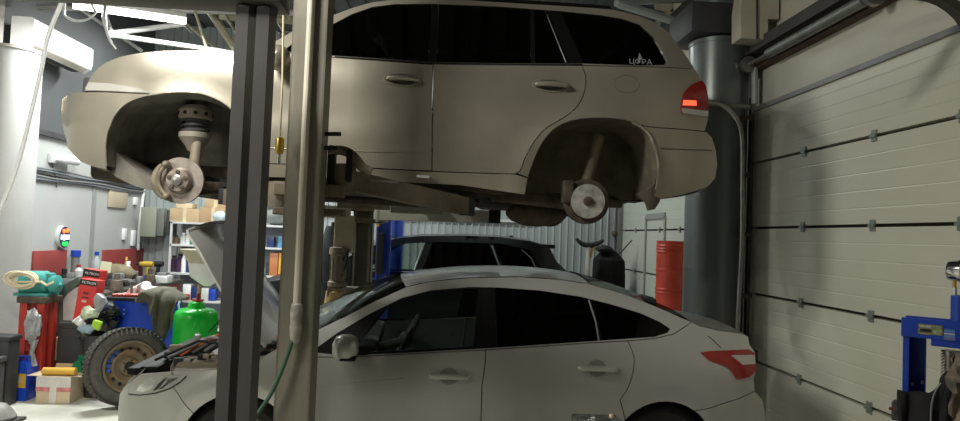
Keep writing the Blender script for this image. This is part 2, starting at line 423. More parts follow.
class Car:
    def __init__(s, name, label, cat, loc, rz, table, xf, xr, front, rear, flares, group=None):
        s.root = thing(name, label, cat, loc, rz, group)
        s.M = ROOTM[s.root.name]; s.Mi = s.M.inverted()
        s.table = table; s.xf = xf; s.xr = xr; s.fr = front; s.rr = rear; s.flares = flares
        s.eye = s.Mi @ EYE
    def base(s, z):
        t = s.table
        if z <= t[0][0]: return t[0][1]
        for (a, wa), (b, wb) in zip(t, t[1:]):
            if z <= b: return wa + (wb - wa) * (z - a) / (b - a)
        return max(.2, t[-1][1] - (z - t[-1][0]) * 1.2)
    def hw(s, x, z):
        w = sum(s.base(z + d) for d in (-.045, -.022, 0, .022, .045)) / 5
        for cx, cz, r, am in s.flares:
            d = math.hypot(x - cx, z - cz); w += am * math.exp(-((d - r) / .07) ** 2) if d < r + .3 else 0
        a, b = s.fr
        if x < s.xf + a:
            q = min(1, (s.xf + a - x) / a); w -= b * (1 - math.sqrt(max(0, 1 - q * q)))
        a, b = s.rr
        if x > s.xr - a:
            q = min(1, (x - s.xr + a) / a); w -= b * (1 - math.sqrt(max(0, 1 - q * q)))
        return w
    def tr(s, px, py):          # where the sight line of a photo point meets the near side
        d = (s.Mi.to_3x3() @ ray(px, py))
        best = None; bf = -9; N = 150; pv = None
        for i in range(N + 1):
            y = -1.15 + 1.2 * i / N; t = (y - s.eye.y) / d.y
            x = s.eye.x + d.x * t; z = s.eye.z + d.z * t; f = y + s.hw(x, z)
            if f > bf: bf = f; best = (x, z)
            if f >= 0:
                if pv:
                    k = -pv[0] / (f - pv[0]); return (pv[1] + (x - pv[1]) * k, pv[2] + (z - pv[2]) * k)
                return (x, z)
            pv = (f, x, z)
        return best
    def T(s, pts): return [s.tr(*p) for p in pts]
    def P(s, x, z, side=-1, off=0.): return Vector((x, side * (s.hw(x, z) + off), z))
    def panel(s, name, poly, m, parent=None, holes=(), off=0., rim=.014, gap=.003, sides=(-1, 1), grid=.055, kind=None):
        poly = clean(poly)
        if gap: poly = inset(poly, gap)
        elif area(poly) < 0: poly = poly[::-1]
        loops = [dens(clean(poly), grid)] + [dens(clean(h), grid) for h in holes]
        vs = []; es = []
        for lp in loops:
            o = len(vs); n = len(lp); vs += [Vector(p) for p in lp]; es += [(o + i, o + (i + 1) % n) for i in range(n)]
        x0 = min(p[0] for p in loops[0]); x1 = max(p[0] for p in loops[0]); z0 = min(p[1] for p in loops[0]); z1 = max(p[1] for p in loops[0])
        bd = [Vector(p) for p in vs]
        x = x0 + grid / 2; r = 0
        while x < x1:
            z = z0 + grid / 2 + (grid / 2 if r % 2 else 0)
            while z < z1:
                if pip((x, z), loops[0]) and not any(pip((x, z), h) for h in loops[1:]):
                    q = Vector((x, z))
                    if min((q - b).length_squared for b in bd) > (grid * .45) ** 2: vs.append(q)
                z += grid
            x += grid; r += 1
        V, E, Fc, _, _, _ = delaunay_2d_cdt(vs, es, [], 0, 1e-5)
        tris = []
        for f in Fc:
            c = sum((V[i] for i in f), Vector((0, 0))) / len(f)
            if pip(c, loops[0]) and not any(pip(c, h) for h in loops[1:]): tris.append(f)
        res = []
        for sd in sides:
            mb = MB(); P3 = [s.P(v.x, v.y, sd, off) for v in V]
            mb.raw(P3, [f if sd < 0 else f[::-1] for f in tris])
            for lp in loops:
                n = len(lp); A = [s.P(p[0], p[1], sd, off) for p in lp]; B = [s.P(p[0], p[1], sd, off - rim) for p in lp]
                flip = (sd > 0) != (lp is not loops[0])
                mb.raw(A + B, [(i, i + n, (i + 1) % n + n, (i + 1) % n)[::(-1 if flip else 1)] for i in range(n)])
            o = mb.build(name, m, parent or s.root, 50, local=True, normals=False, kind=kind); res.append(o)
        return res[0]
    def line(s, name, pts, r, m, parent=None, off=0., sides=(-1,), n=6):
        for sd in sides: o = MB().tube([s.P(x, z, sd, off) for x, z in dens(pts, .06, False)], r, n).build(name, m, parent or s.root, 60, local=True)
        return o
    def strip(s, name, edge, m, crown=0., bow=0., n=9, parent=None, inn=0., drop=0.):
        P = []
        for x, z in edge:
            w = s.hw(x, z) - inn; row = []
            for j in range(n):
                t = -1 + 2 * j / (n - 1)
                row.append(Vector((x + bow * (1 - t * t), t * w, z - drop + crown * (1 - t * t))))
            P.append(row)
        return MB().grid(P).build(name, m, parent or s.root, 40, local=True)
    def liner(s, name, arch, m, depth=.5, shrink=.0, parent=None):
        for sd in (-1, 1):
            cx = sum(p[0] for p in arch) / len(arch); cz = min(p[1] for p in arch) + .1
            rows = []
            for k, q in enumerate((0, .25, .5, .75, 1)):
                rows.append([Vector((p[0] + (cx - p[0]) * shrink * q + 0, sd * (s.hw(*p) - .014 - depth * q), p[1] + (cz - p[1]) * shrink * q)) for p in arch])
            mb = MB().grid(rows)
            mb.raw(rows[-1], [tuple(range(len(arch)))])
            mb.build(name, m, parent or s.root, 40, local=True)

def wheel_parts(root, c, axis, r, w, local=True, rim_m=None, tread=False):
    c = Vector(c); ax = Vector(axis).normalized()
    rr = r * .66
    t = MB().lathe([(rr, -w / 2 + .015), (rr + .02, -w / 2), (r - .05, -w / 2 - .004), (r - .015, -w / 2 + .02), (r, -w / 2 + .045), (r, w / 2 - .045), (r - .015, w / 2 - .02), (r - .05, w / 2 + .004), (rr + .02, w / 2), (rr, w / 2 - .015)], c, ax, 48, cap=False)
    if tread:
        u = ax.orthogonal().normalized(); v = ax.cross(u)
        for k in range(52):
            an = 2 * PI * k / 52
            d = u * math.cos(an) + v * math.sin(an); tt = ax.cross(d)
            for off in (-.33, 0, .33):
                M = Matrix((d, tt, ax)).transposed().to_4x4()
                t.box(c + d * (r + .001) + ax * w * off + tt * (.008 if off else -.01), (.008, .03, w * .29), M)
    to = t.build('tyre', mat('dusty_rubber', (.075, .07, .062), .85, 0, .25, 20, bump=.2) if tread else RUBBER, root, 30, local=local)
    return to, rr

# ------------------------------------------------------------ SUV on the lift
S = Car('suv', 'champagne SUV without wheels raised high on the two-post lift', 'car', (-1.68, 5.35, 1.65), 0,
        [(.2, .78), (.3, .84), (.42, .885), (.58, .905), (.66, .915), (.72, .9), (.95, .905), (1.06, .895), (1.14, .875), (1.6, .69), (1.72, .6)],
        -.88, 3.63, (.75, .42), (.7, .3), [(0, .36, .45, .022), (2.62, .36, .45, .022)])
T = S.T
hoodline = T([(86, 86), (90, 77), (97, 68.5), (106, 62), (120, 56.5), (140, 52.5), (165, 50.5), (192, 50), (233, 51), (262, 48)])
roofline = T([(262, 48), (275, 41), (291, 32), (313, 22), (335, 14), (354, 7), (372, 2), (395, -1), (430, -1), (470, 0), (500, 2), (560, 5.5), (590, 7.5), (610, 9), (625, 12), (640, 16), (653, 21), (662, 27), (670, 34), (680, 47), (690, 61), (695, 69)])
archF = T(crv([(106, 166), (105, 150), (107, 133), (114, 116), (125, 104), (140, 97), (160, 93.3), (180, 91.5), (200, 93), (215, 98), (227, 105), (237, 116), (245, 132), (250, 152), (253, 176)], 4))
archR = T(crv([(525, 195), (528, 178), (535, 158), (543, 142), (553, 130), (565, 123), (581, 119), (600, 118), (620, 119.5), (636, 124), (648, 133), (654, 145), (658, 162), (658, 180), (655, 197)], 4))
# index helpers: split arches at the bumper seams
def nearest(poly, p): return min(range(len(poly)), key=lambda i: math.hypot(poly[i][0] - p[0], poly[i][1] - p[1]))
iF = nearest(archF, S.tr(150, 94.5)); iR = nearest(archR, S.tr(637, 124))
iS = nearest(archR, S.tr(529, 176))
belt = T([(262, 50), (335, 57.5), (433, 63.7), (510, 65), (582, 65.5), (668, 67.5), (695, 69)])
bseamF = T([(84, 91.5), (120, 92.5), (150, 94)])
doorF0 = T([(262, 52), (259, 100), (256, 140), (254.5, 163)])
mid = T([(433, 64.5), (432.5, 100), (432, 171)])
rearseam = T(crv([(582, 66), (586, 78), (583.5, 95), (575, 109), (560, 120), (548, 127), (540, 134), (532, 145), (525, 158), (520.5, 170), (515, 174)], 3))
bot = T([(254.5, 163), (300, 164.5), (355, 167.5), (432, 171.5), (515, 174)])
sillb = T([(253, 177), (300, 178), (355, 180), (460, 185.5), (525, 195)])
S.panel('fender', hoodline + doorF0[:] + [sillb[0]] + archF[::-1][:len(archF) - iF] + bseamF[::-1], SUVP)
fb = T([(106, 166), (107, 170), (95, 167.5), (80, 161.5), (71, 152), (65.5, 140), (62, 125), (61, 110), (62, 99), (67, 95), (84, 91.8)])
S.panel('front_bumper', fb + bseamF + archF[:iF + 1][::-1], SUVP)
S.panel('front_door', [belt[0], belt[1]] + mid + bot[:4][::-1] + doorF0[::-1], SUVP)
S.panel('rear_door', [belt[2], belt[3], belt[4]] + rearseam + [bot[4], bot[3]] + mid[::-1], SUVP)
ir = nearest(rearseam, S.tr(529, 150))
S.panel('sill', bot + [archR[iS], archR[0]] + sillb[::-1], SUVP)
rb0 = T([(637, 124.5), (655, 127.5), (690, 130), (704, 131.5)])
qr = T([(695, 69), (700, 77), (705, 88), (708, 100), (708, 120), (705, 131)])
S.panel('quarter_panel', [belt[4], belt[5]] + qr + rb0[::-1] + archR[iS:iR + 1][::-1] + rearseam[::-1][1:], SUVP)
rbs = T([(706, 131.5), (712, 137), (716, 150), (717.5, 165), (715.5, 178), (709, 186), (700, 190), (683, 195), (662, 199), (655, 197)])
S.panel('rear_bumper', rb0 + rbs + archR[iR:][::-1], SUVP)
band = T([(284, 50), (292, 44), (313, 33), (335, 23), (352, 14), (372, 7), (395, 4), (430, 3.6), (500, 6.5), (560, 11), (600, 15), (622, 18.5), (640, 24.5), (654, 37), (663, 52), (667.5, 61), (664, 65), (640, 65.5), (582, 63.5), (510, 63.5), (433, 62), (335, 55.8), (292, 52.5)])
frame = S.panel('cab_frame', belt[:6] + [belt[6]] + roofline[::-1], SUVP, holes=[inset(clean(band), 0)])
def cut(poly, x0, x1, s0=0., s1=0.):     # slice a polygon between two slanted verticals (x at z=1.3, slope)
    def clip(pl, f):
        out = []
        for i in range(len(pl)):
            a = pl[i - 1]; b = pl[i]; fa = f(a); fb_ = f(b)
            if fa * fb_ < 0:
                k = fa / (fa - fb_); out.append((a[0] + (b[0] - a[0]) * k, a[1] + (b[1] - a[1]) * k))
            if fb_ >= 0: out.append(b)
        return out
    pl = poly
    if x0 is not None: pl = clip(pl, lambda p: p[0] - (x0 + s0 * (p[1] - 1.3)))
    if x1 is not None: pl = clip(pl, lambda p: (x1 + s1 * (p[1] - 1.3)) - p[0])
    return pl
gb = inset(clean(band), -.012)
def slant(car, a, b, z=1.3):
    (xa, za), (xb, zb) = car.tr(*a), car.tr(*b); k = (xb - xa) / (zb - za); return xa + k * (z - za), k
c1 = slant(S, (428, 62), (432, 5)); c2 = slant(S, (437, 62), (438, 5)); c3 = slant(S, (531, 63), (530, 8)); c35 = slant(S, (535, 63), (534, 8))
c4 = slant(S, (567, 62), (547, 14)); c5 = slant(S, (584, 63), (562, 14))
S.panel('front_window', cut(gb, None, c1[0], 0, c1[1]), TINT, off=-.012, gap=.004)
S.panel('pillar_trim', cut(gb, c1[0], c2[0], c1[1], c2[1]), PLASTIC, off=-.008, gap=.001)
S.panel('rear_window', cut(gb, c2[0], c3[0], c2[1], c3[1]), TINT, off=-.012, gap=.004)
S.panel('pillar_trim', cut(gb, c3[0], c35[0], c3[1], c35[1]), PLASTIC, off=-.008, gap=.001)
S.panel('quarter_light', cut(gb, c35[0], c4[0], c35[1], c4[1]), TINT, off=-.012, gap=.004)
S.panel('pillar_trim', cut(gb, c4[0], c5[0], c4[1], c5[1]), PLASTIC, off=-.008, gap=.001)
S.panel('rear_quarter_window', cut(gb, c5[0], None, c5[1], 0), TINT, off=-.012, gap=.004)
sl = T([(566, 62.5), (547, 15)])
S.line('chrome_trim', sl, .005, mat('window_trim', (.16, .18, .18), .4, .5), off=.002, sides=(-1, 1))
S.line('window_seal', T([(335, 57), (433, 63), (510, 64.6), (582, 64.6)]), .006, SEAM, off=.0, sides=(-1, 1))
# sticker on the rear quarter window
p = S.tr(640.5, 62); nrm = S.P(p[0], p[1], -1, .002)
th = math.atan2(S.hw(p[0], p[1] - .1) - S.hw(p[0], p[1] + .1), .2)
RS = Matrix.Rotation(PI / 2 - th, 3, 'X')
STK = mat('sticker_white', (.3, .32, .31), .6)
st = text('window_sticker', 'ЦФРА', .055, STK, nrm, RS, S.root, .0006, local=True); st['label'] = 'white lettered sticker with a tall spike'
M4 = Matrix.Translation(nrm) @ RS.to_4x4()
MB().prism([M4 @ Vector(v) for v in ((-.018, .02, 0), (-.002, .075, 0), (.014, .02, 0))], (0, 0, 0), (0, -.001, 0)).build('spike', STK, st, 0, local=True)
# top surfaces, nose, tail
iw = 0
S.strip('hood', hoodline[1:], SUVP, crown=.05, inn=.012)
ws = [p for p in roofline if p[0] < S.tr(384, 0)[0]]
S.strip('windscreen', ws, TINT, crown=.03, bow=-.12, inn=.03)
rf = [p for p in roofline if ws[-1][0] <= p[0] <= S.tr(641, 16)[0] + .01]
S.strip('roof', rf, SUVP, crown=.05, inn=.012)
rg = [p for p in roofline if p[0] >= rf[-1][0]]
S.strip('rear_screen', rg, TINT, crown=.0, bow=.08, inn=.05)
S.strip('tailgate', qr, SUVP, bow=.1, inn=.012)
S.strip('rear_bumper_face', rbs[:7], SUVP, bow=.12, inn=.008)
S.strip('front_bumper_face', fb[1:][:9], SUVP, bow=-.13, inn=.008)
S.strip('grille', [fb[-1], hoodline[0], hoodline[1]], PLASTIC, bow=-.12, inn=.01)
for sd in (-1, 1):          # roof rails
    rp = [S.P(x, z, sd, -.06) + Vector((0, 0, .03)) for x, z in roofline if S.tr(420, 0)[0] < x < S.tr(612, 9)[0]]
    rp = [rp[0] - Vector((.05, 0, .03))] + rp + [rp[-1] + Vector((.05, 0, -.045))]
    MB().tube(rp, .014, 8).build('roof_rail', PLASTIC, S.root, local=True)
# headlamp strip and highlight ledge
S.panel('headlamp', T([(85, 88), (89, 82), (110, 83), (140, 88), (150, 93), (120, 92), (86, 91)]), LENSW, off=.004)
# lamps
tl = T(crv([(683, 93), (688, 87), (696, 82), (702, 81), (706, 88), (708, 100), (708, 110), (708, 117.5)], 3) + [(696, 116), (681, 114), (680, 108), (681, 100)])
lamp = S.panel('tail_lamp', tl, LENSR, off=.012, rim=.02)
S.panel('lamp_strip', T([(682.5, 100), (696, 100.5), (696.5, 106.5), (681.5, 106)]), LENSL, parent=lamp, off=.014, sides=(-1,))
S.panel('reverse_lens', T([(680.5, 108), (695, 109.5), (708, 111), (707.5, 117.5), (696, 116), (681.5, 113.8)]), LENSW, parent=lamp, off=.0145)
# fuel flap, handles
fc = S.tr(627, 84); S.line('fuel_flap', [(fc[0] + .083 * math.cos(a * PI / 12), fc[1] + .06 * math.sin(a * PI / 12)) for a in range(25)], .0025, mat('flap_line', (.14, .125, .1), .6), off=-.001)
def handle(car, px, py, m, ring=True):
    x, z = car.tr(px, py); k = 1.0 if ring else 1.15
    for sd in (-1, 1):
        cup = [(x + (.085 if ring else .062) * math.cos(a * PI / 12), z + (.032 if ring else .052) * math.sin(a * PI / 12)) for a in range(24)]
        o = MB().tube([car.P(x + dx * k, z + dz, sd, of) for dx, dz, of in ((-.1, 0, .0), (-.09, .002, .022), (-.03, .004, .036), (.04, .004, .036), (.095, .0, .026), (.112, 0, .0))], [.013, .017, .018, .018, .017, .014], 10).build('door_handle', m, car.root, local=True)
        MB().raw([car.P(p_[0], p_[1], sd, .002) for p_ in cup], [tuple(range(24))]).build('handle_cup', mat('cup_shade', (.13, .12, .1), .4, .3) if ring else mat('cup_shade_silver', (.36, .35, .32), .3, .5), o, 0, local=True)  # cup discs coloured darker than the body to paint in the recess shade
        if ring:
            MB().tube([car.P(x + .118 * math.cos(a * PI / 12), z + .04 * math.sin(a * PI / 12), sd, .002) for a in range(25)], .0075, 6).build('handle_ring', m, o, local=True)
handle(S, 403, 79.5, SUVP); handle(S, 551, 85.5, SUVP)
S.line('door_moulding', T([(270, 148), (335, 150.5), (432, 153)]), .004, SUVP, off=.001)
S.line('bumper_crease', T([(660, 148.5), (690, 149.8), (712, 150.5)]), .004, mat('crease_dark', (.09, .08, .06), .8), off=-.001)  # thin darker line along the bumper crease
for sd in (-1, 1):          # door mirrors
    q = S.P(.62, 1.08, sd, .1)
    MB().ball(q, (.07, .11, .085), 2).build('door_mirror', SUVP, S.root, local=True)
# wheel arches, underbody
S.line('arch_lip', archR[iR - 1:-2], .011, SUVP, off=.0, sides=(-1, 1))
S.line('arch_lip', archF, .007, SUVP, off=-.004, sides=(-1, 1))
S.panel('mud_flap', T([(637, 194), (648, 189), (655, 184), (658, 168), (661, 178), (663, 190), (661, 202), (656, 209.5), (650, 211), (647.5, 203)]), mat('mud_flap', (.13, .105, .08), .7, 0, .3, 8), off=-.02, rim=.05)
S.liner('arch_liner', archF, LINER, .52, .05); S.liner('arch_liner', archR, LINER2, .5, .03)
u = MB().bx((-.55, -.36, .36), (3.35, .36, .44), .02)
u.bx((.55, -.8, .3), (2.1, .8, .42), .03); u.bx((-.72, -.55, .3), (-.5, .55, .45), .04); u.bx((3.12, -.7, .36), (3.4, .7, .5), .04)
u.build('underbody', UNDER, S.root, local=True)
MB().bx((-.8, -.55, .45), (-.5, .55, 1.0), .03).bx((-.3, -.28, .45), (.5, .28, .95), .03).build('engine', DGREY, S.root, local=True)
MB().bx((.72, -.7, .45), (2.05, .7, .6)).build('cabin_floor', PLASTIC, S.root, local=True)
ex = MB().tube([(-.2, .1, .3), (.6, .12, .27), (1.6, .12, .25), (2.0, -.1, .27)], .03)
ex.build('exhaust_pipe', RUSTY, S.root, local=True)
MB().lathe([(.02, -.24), (.055, -.2), (.085, -.1), (.09, 0), (.078, .1), (.05, .18), (.02, .22)], (2.36, -.4, .19), (1, .3, 0)).build('muffler', RUSTY, S.root, local=True)
MB().bx((1.95, -.3, .24), (2.35, .5, .38), .05).build('fuel_tank', UNDER, S.root, local=True)
def hub(xc, zc, yo, front):
    par = S.root
    for sd in (-1, 1):
        ax = (0, sd, 0); c = Vector((xc, sd * yo, zc))
        rt = .15
        if front:
            d = MB().lathe([(.05, -.03), (rt, -.03), (rt, -.005), (.085, -.005), (.08, .02), (.07, .038), (.03, .04)], c, ax, 40).build('brake_disc', DISCM, par, local=True)
            for k in range(5):
                a = 2 * PI * k / 5 + .3
                MB().lathe([(.014, .036), (.014, .046), (.008, .048)], c + Vector((.052 * math.cos(a), 0, .052 * math.sin(a))), ax, 10).build('wheel_bolt', RUSTY, d, local=True)
            MB().lathe([(.033, .03), (.033, .055), (.02, .06)], c, ax, 20).build('hub_cap', STEEL, d, local=True)
            cal = MB()
            pth = [c + Vector((.15 * math.cos(math.radians(q)), sd * .0, .15 * math.sin(math.radians(q)))) for q in range(140, 231, 6)]
            cal.tube(pth, [.014 + .016 * math.sin(PI * i / 15) for i in range(16)], 12).build('caliper_body', MATS.get('caliper_iron') or mat('caliper_iron', (.26, .22, .16), .6, .3, .3, 20), d, local=True)
            cal = MB().tube([c + Vector((.118 * math.cos(math.radians(q)), sd * .035, .118 * math.sin(math.radians(q)))) for q in range(128, 244, 10)], .013, 8)
            for q in (128, 240): cal.ball(c + Vector((.125 * math.cos(math.radians(q)), sd * .03, .125 * math.sin(math.radians(q)))), (.026, .035, .026))
            cal.build('brake_caliper', mat('caliper_iron', (.22, .18, .13), .6, .3, .3, 20), par, local=True)
            MB().tube([c + Vector((.05, -sd * .1, .05)), c + Vector((.05, -sd * .14, .3)), c + Vector((.035, -sd * .19, .56))], [.036, .034, .034], 14).build('strut', mat('strut_brown', (.25, .2, .15), .6, 0, .2, 9), par, local=True)
            top = c + Vector((.02, -sd * .17, .36))
            MB().lathe([(.04, -.15), (.055, -.12), (.1, -.06), (.102, -.03), (.075, -.02), (.06, .05), (.09, .06), (.108, .07), (.11, .12), (.09, .15), (.05, .16)], top, (0, 0, 1), 24).build('spring_seat', mat('seat_steel', (.3, .27, .22), .6, .2, .2, 9), par, local=True)
            sst_ = [o for o in bpy.data.objects if o.parent == par and o.name.startswith('spring_seat')][-1]
            for k in range(10):
                a = 2 * PI * k / 10; MB().lathe([(.013, 0), (.013, .004)], top + Vector((.108 * math.cos(a), .108 * math.sin(a), .095)), (math.cos(a), math.sin(a), 0), 10).build('seat_hole', SEAM, sst_, local=True)
            coil = [top + Vector((.085 * math.cos(k * .5), .085 * math.sin(k * .5), -.04 + k * .0027)) for k in range(40)]
            MB().tube(coil, .011, 6).build('coil_spring', DGREY, par, local=True)
            MB().beam(c + Vector((0, -sd * .05, -.08)), (xc + .1, sd * .25, zc - .02), .09, .04, .01).beam(c + Vector((.03, -sd * .05, -.02)), (xc + .35, sd * .3, zc), .05, .05, .01).build('control_arm', RUSTY, par, local=True)
            MB().tube([c, (xc + .02, sd * .15, zc + .06)], .026, 10).build('drive_shaft', RUSTY, par, local=True)
            MB().ball(c + Vector((.0, -sd * .08, .0)), (.08, .06, .1), 2).build('knuckle', RUSTY, par, local=True)
        else:
            d = MB().lathe([(.05, -.05), (rt, -.05), (rt, -.0), (.138, .004), (.118, .004), (.118, .03), (.112, .036), (.03, .036)], c, ax, 40).build('brake_disc', RUSTY, par, local=True)
            MB().lathe([(.034, .037), (.113, .037), (.113, .039), (.034, .039)], c, ax, 40).build('disc_hat', HATM, d, local=True)
            MB().lathe([(.032, .03), (.032, .052), (.018, .056)], c, ax, 18).build('hub_cap', RUSTY, d, local=True)
            MB().tube([c + Vector((.0, -sd * .1, .08)), c + Vector((.1, -sd * .14, .46))], [.036, .04], 14).build('shock_absorber', mat('shock_brown', (.2, .15, .1), .6, 0, .2, 9), par, local=True)
            MB().beam(c + Vector((-.02, -sd * .1, -.02)), (xc - .62, sd * .6, zc + .03), .06, .085, .01).build('trailing_arm', RUSTY, par, local=True)
            MB().beam(c + Vector((.05, -sd * .08, .0)), (xc + .35, sd * .3, zc + .02), .05, .06, .01).beam(c + Vector((.0, -sd * .1, -.06)), (xc + .05, sd * .2, zc - .05), .06, .04, .01).build('lateral_link', RUSTY, par, local=True)
            MB().box(c + Vector((-.13, -sd * .01, .06)), (.07, .09, .15), bev=.012).build('brake_caliper', RUSTY, par, local=True)
hub(-.02, .3, .8, True); hub(2.63, .275, .8, False)
MB().bx((2.4, -.36, .28), (2.95, .36, .38), .03).build('rear_subframe', RUSTY, S.root, local=True)
for sd in (-1, 1):
    pass
    sp_ = [S.Mi @ at(x, y, 4.63) for x, y in ((104, 158), (107, 169), (116, 177), (130, 184), (146, 189), (160, 190), (158, 180), (140, 172), (124, 160), (112, 148))]
    MB().prism([Vector((v.x, 0, v.z)) for v in sp_], (0, sd * .72, 0), (0, sd * .3, 0)).build('splash_shield', LINER, S.root, 40, local=True)
# ------------------------------------------------------------ silver sedan on the floor
D = Car('sedan', 'silver sedan with its hood up, parked under the raised car', 'car', (-1.215, 5.19, 0), math.radians(2.2),
        [(.15, .8), (.22, .86), (.4, .9), (.55, .905), (.66, .91), (.8, .905), (.88, .89), (.96, .855), (1.05, .8), (1.38, .61), (1.43, .56), (1.5, .45)],
        -.9, 3.66, (.85, .5), (.75, .36), [(0, .32, .41, .022), (2.648, .32, .41, .022)])
T = D.T
AF = arc(0, .32, .342, 190, -10, 24); AR = arc(2.648, .32, .342, 190, -10, 24)    # front..over the top..back
top = T([(141, 373.5), (172, 371)]); ftop = T([(172, 371), (200, 370.5), (216, 369.5), (240, 366), (262, 359), (275, 351.5), (296, 341), (306, 336.5)])
nose = T([(118, 424), (118, 408), (119.5, 394), (125, 386), (133, 379), (141, 373.5)])
bs = T([(172, 371), (173, 387), (186, 410)])
ib = nearest(AF, bs[-1])
nb = nose[0]
D.panel('front_bumper', [(-.55, .2), (nb[0] + .03, .28), nb] + nose[1:] + bs[:2] + [AF[ib]] + AF[:ib][::-1], SEDP)
fd = T([(306, 336.5), (306, 380), (305, 421)])
D.panel('fender', ftop + fd + [(fd[-1][0], .2), (AF[-1][0] + .02, .2)] + AF[ib:][::-1] + bs[::-1][1:], SEDP)
bl = T([(306, 357), (345, 357.3), (486, 350), (598, 342.5), (628, 341), (655, 338.5), (674, 334)])
ms = T([(486, 350), (485, 365), (482, 385), (481, 421)]); ms.append((ms[-1][0], .28))
D.panel('front_door', bl[:3] + ms[1:] + [(fd[-1][0], .28)] + fd[1:][::-1], SEDP)
rs = T(crv([(628, 341), (634, 357), (633, 372), (628, 388), (620, 400)], 3)); ia = nearest(AR, D.tr(611, 412))
D.panel('rear_door', [bl[2], bl[3]] + rs + AR[:ia + 1][::-1] + [(AR[0][0] - .03, .28)] + ms[::-1][:-1], SEDP)
D.panel('sill', [(fd[-1][0], .28), (AR[0][0] - .03, .28), (AR[0][0] - .01, .18), (fd[-1][0], .18)], SEDP)
tk = T([(692, 322), (700, 326), (720, 330.5), (740, 333), (748, 336)]); tr_ = T([(748, 336), (750, 345), (755, 352), (756, 371), (754, 379), (755, 391)])
rbm = T([(694, 415), (710, 408), (738, 399), (755, 391)]); ie = nearest(AR, rbm[0])
ce = T([(674, 334), (692, 322)])
D.panel('quarter_panel', bl[4:] + tk + tr_[1:] + [rbm[2], rbm[1]] + AR[ia:ie + 1][::-1] + rs[::-1][:-1], SEDP)
rt = T([(755, 391), (762, 399), (764, 406), (766, 421)])
D.panel('rear_bumper', [AR[ie], rbm[1], rbm[2]] + rt + [(rt[-1][0] - .02, .3), (rt[-1][0] - .25, .2), (AR[-1][0], .2)] + AR[ie:][::-1], SEDP)
roof = T([(306, 336.5), (318, 329.5), (345, 316.5), (375, 301), (406, 287), (430, 281.5), (470, 277.5), (520, 276.8), (560, 279.5), (590, 284), (620, 292.5), (640, 300), (660, 308), (680, 317), (692, 322)])
band2 = T([(311, 352), (335, 334.5), (370, 313.5), (402, 298), (430, 290.5), (470, 287), (500, 287.5), (540, 290.5), (580, 296.5), (610, 304), (640, 313), (660, 322), (670.5, 329), (668, 333), (655, 337), (598, 341), (486, 348.5), (345, 356)])
D.panel('cab_frame', bl + [roof[-1]] + roof[:-1][::-1], SEDP, holes=[clean(band2)])
gb = inset(clean(band2), -.01)
a0 = slant(D, (345, 356), (385, 306), 1.1); a1 = slant(D, (477, 349), (482, 289), 1.1); a2 = slant(D, (497, 348), (495, 289), 1.1); a3 = slant(D, (600, 341), (590, 300), 1.1); a4 = slant(D, (603, 341), (593, 300), 1.1)
def cut2(a, b): return cut(gb, a and a[0] - a[1] * -.2, b and b[0] - b[1] * -.2, a and a[1], b and b[1])
D.panel('sail_trim', cut2(None, a0), PLASTIC, off=-.006, gap=.001)
fr_ = cut2(a0, a1)
gin = inset(clean(fr_), .022)
D.panel('window_surround', fr_, PLASTIC, holes=[gin], off=-.007, gap=.001)
D.panel('front_window', inset(clean(gin), -.006), GLASS, off=-.014, gap=0)
D.panel('pillar_trim', cut2(a1, a2), PLASTIC, off=-.006, gap=.001)
D.panel('rear_window', cut2(a2, a3), TINT2, off=-.010, gap=.003)
D.panel('quarter_light', cut2(a4, None), TINT2, off=-.010, gap=.003)
D.line('window_divider', T([(599, 340.5), (596, 322), (589, 300)]), .006, mat('divider_grey', (.2, .2, .19), .5), off=-.004)
D.line('pillar_edge', T([(476, 349), (482, 291)]), .008, mat('divider_pale', (.3, .29, .26), .5), off=-.03)
rr2 = roof
D.strip('windscreen', rr2[:5], WSG, crown=.03, bow=-.16, inn=.035, n=13)
def roofcloth():
    P = []
    ed = [D.tr(*p) for p in crv([(406, 287), (430, 281.5), (470, 277.5), (520, 276.8), (560, 279.5), (590, 284)], 6)]
    for i, (x, z) in enumerate(ed):
        w = D.hw(x, z) - .01; row = []
        for j in range(25):
            t = -1 + 2 * j / 24
            row.append(Vector((x + .05 * (t * t - 1) * (1 if i < 6 else 0), t * w, z + .045 * (1 - t * t))))
        P.append(row)
    return P
MB().grid(roofcloth()).build('roof', mat('dewy_roof_paint', (.47, .46, .42), .33, .4, .35, 9, coat=.4, stretch=(1, 4, 1), bump=.25), D.root, 40, local=True)
D.strip('rear_screen', rr2[9:], TINT2, crown=.05, bow=.03, inn=.05)
D.strip('trunk_lid', tk + tr_[1:3], SEDP, crown=.03, bow=.05, inn=.012)
D.strip('trunk_face', tr_[2:], SEDP, bow=.08, inn=.02)
D.strip('rear_bumper_face', rt + [(rt[-1][0] - .02, .3)], SEDP, bow=.12, inn=.01)
D.strip('front_bumper_face', [(nb[0] + .03, .28)] + nose, SEDP, bow=-.1, inn=.01)
D.line('trunk_seam', T([(708, 336), (714, 341), (721, 348)]), .0035, SEAM, off=-.001, sides=(-1, 1))
D.line('door_crease', T([(306, 387), (345, 384), (405, 378.5)]), .004, SEDP, off=-.001)
D.panel('headlamp', T([(128, 393.5), (127.5, 387), (133, 380), (141, 375), (155, 372.8), (186, 376), (180, 382), (170, 388), (156, 392.5), (140, 394.8)]), LENSW, off=.006)
hlp = D.panel('headlamp_reflector', T([(136, 391), (142, 381), (152, 376), (158, 380), (152, 389), (144, 392)]), CHROME, off=.009, rim=.003)
D.panel('headlamp_reflector', T([(166, 378.5), (180, 377), (172, 383), (160, 389)]), CHROME, off=.009, rim=.003)
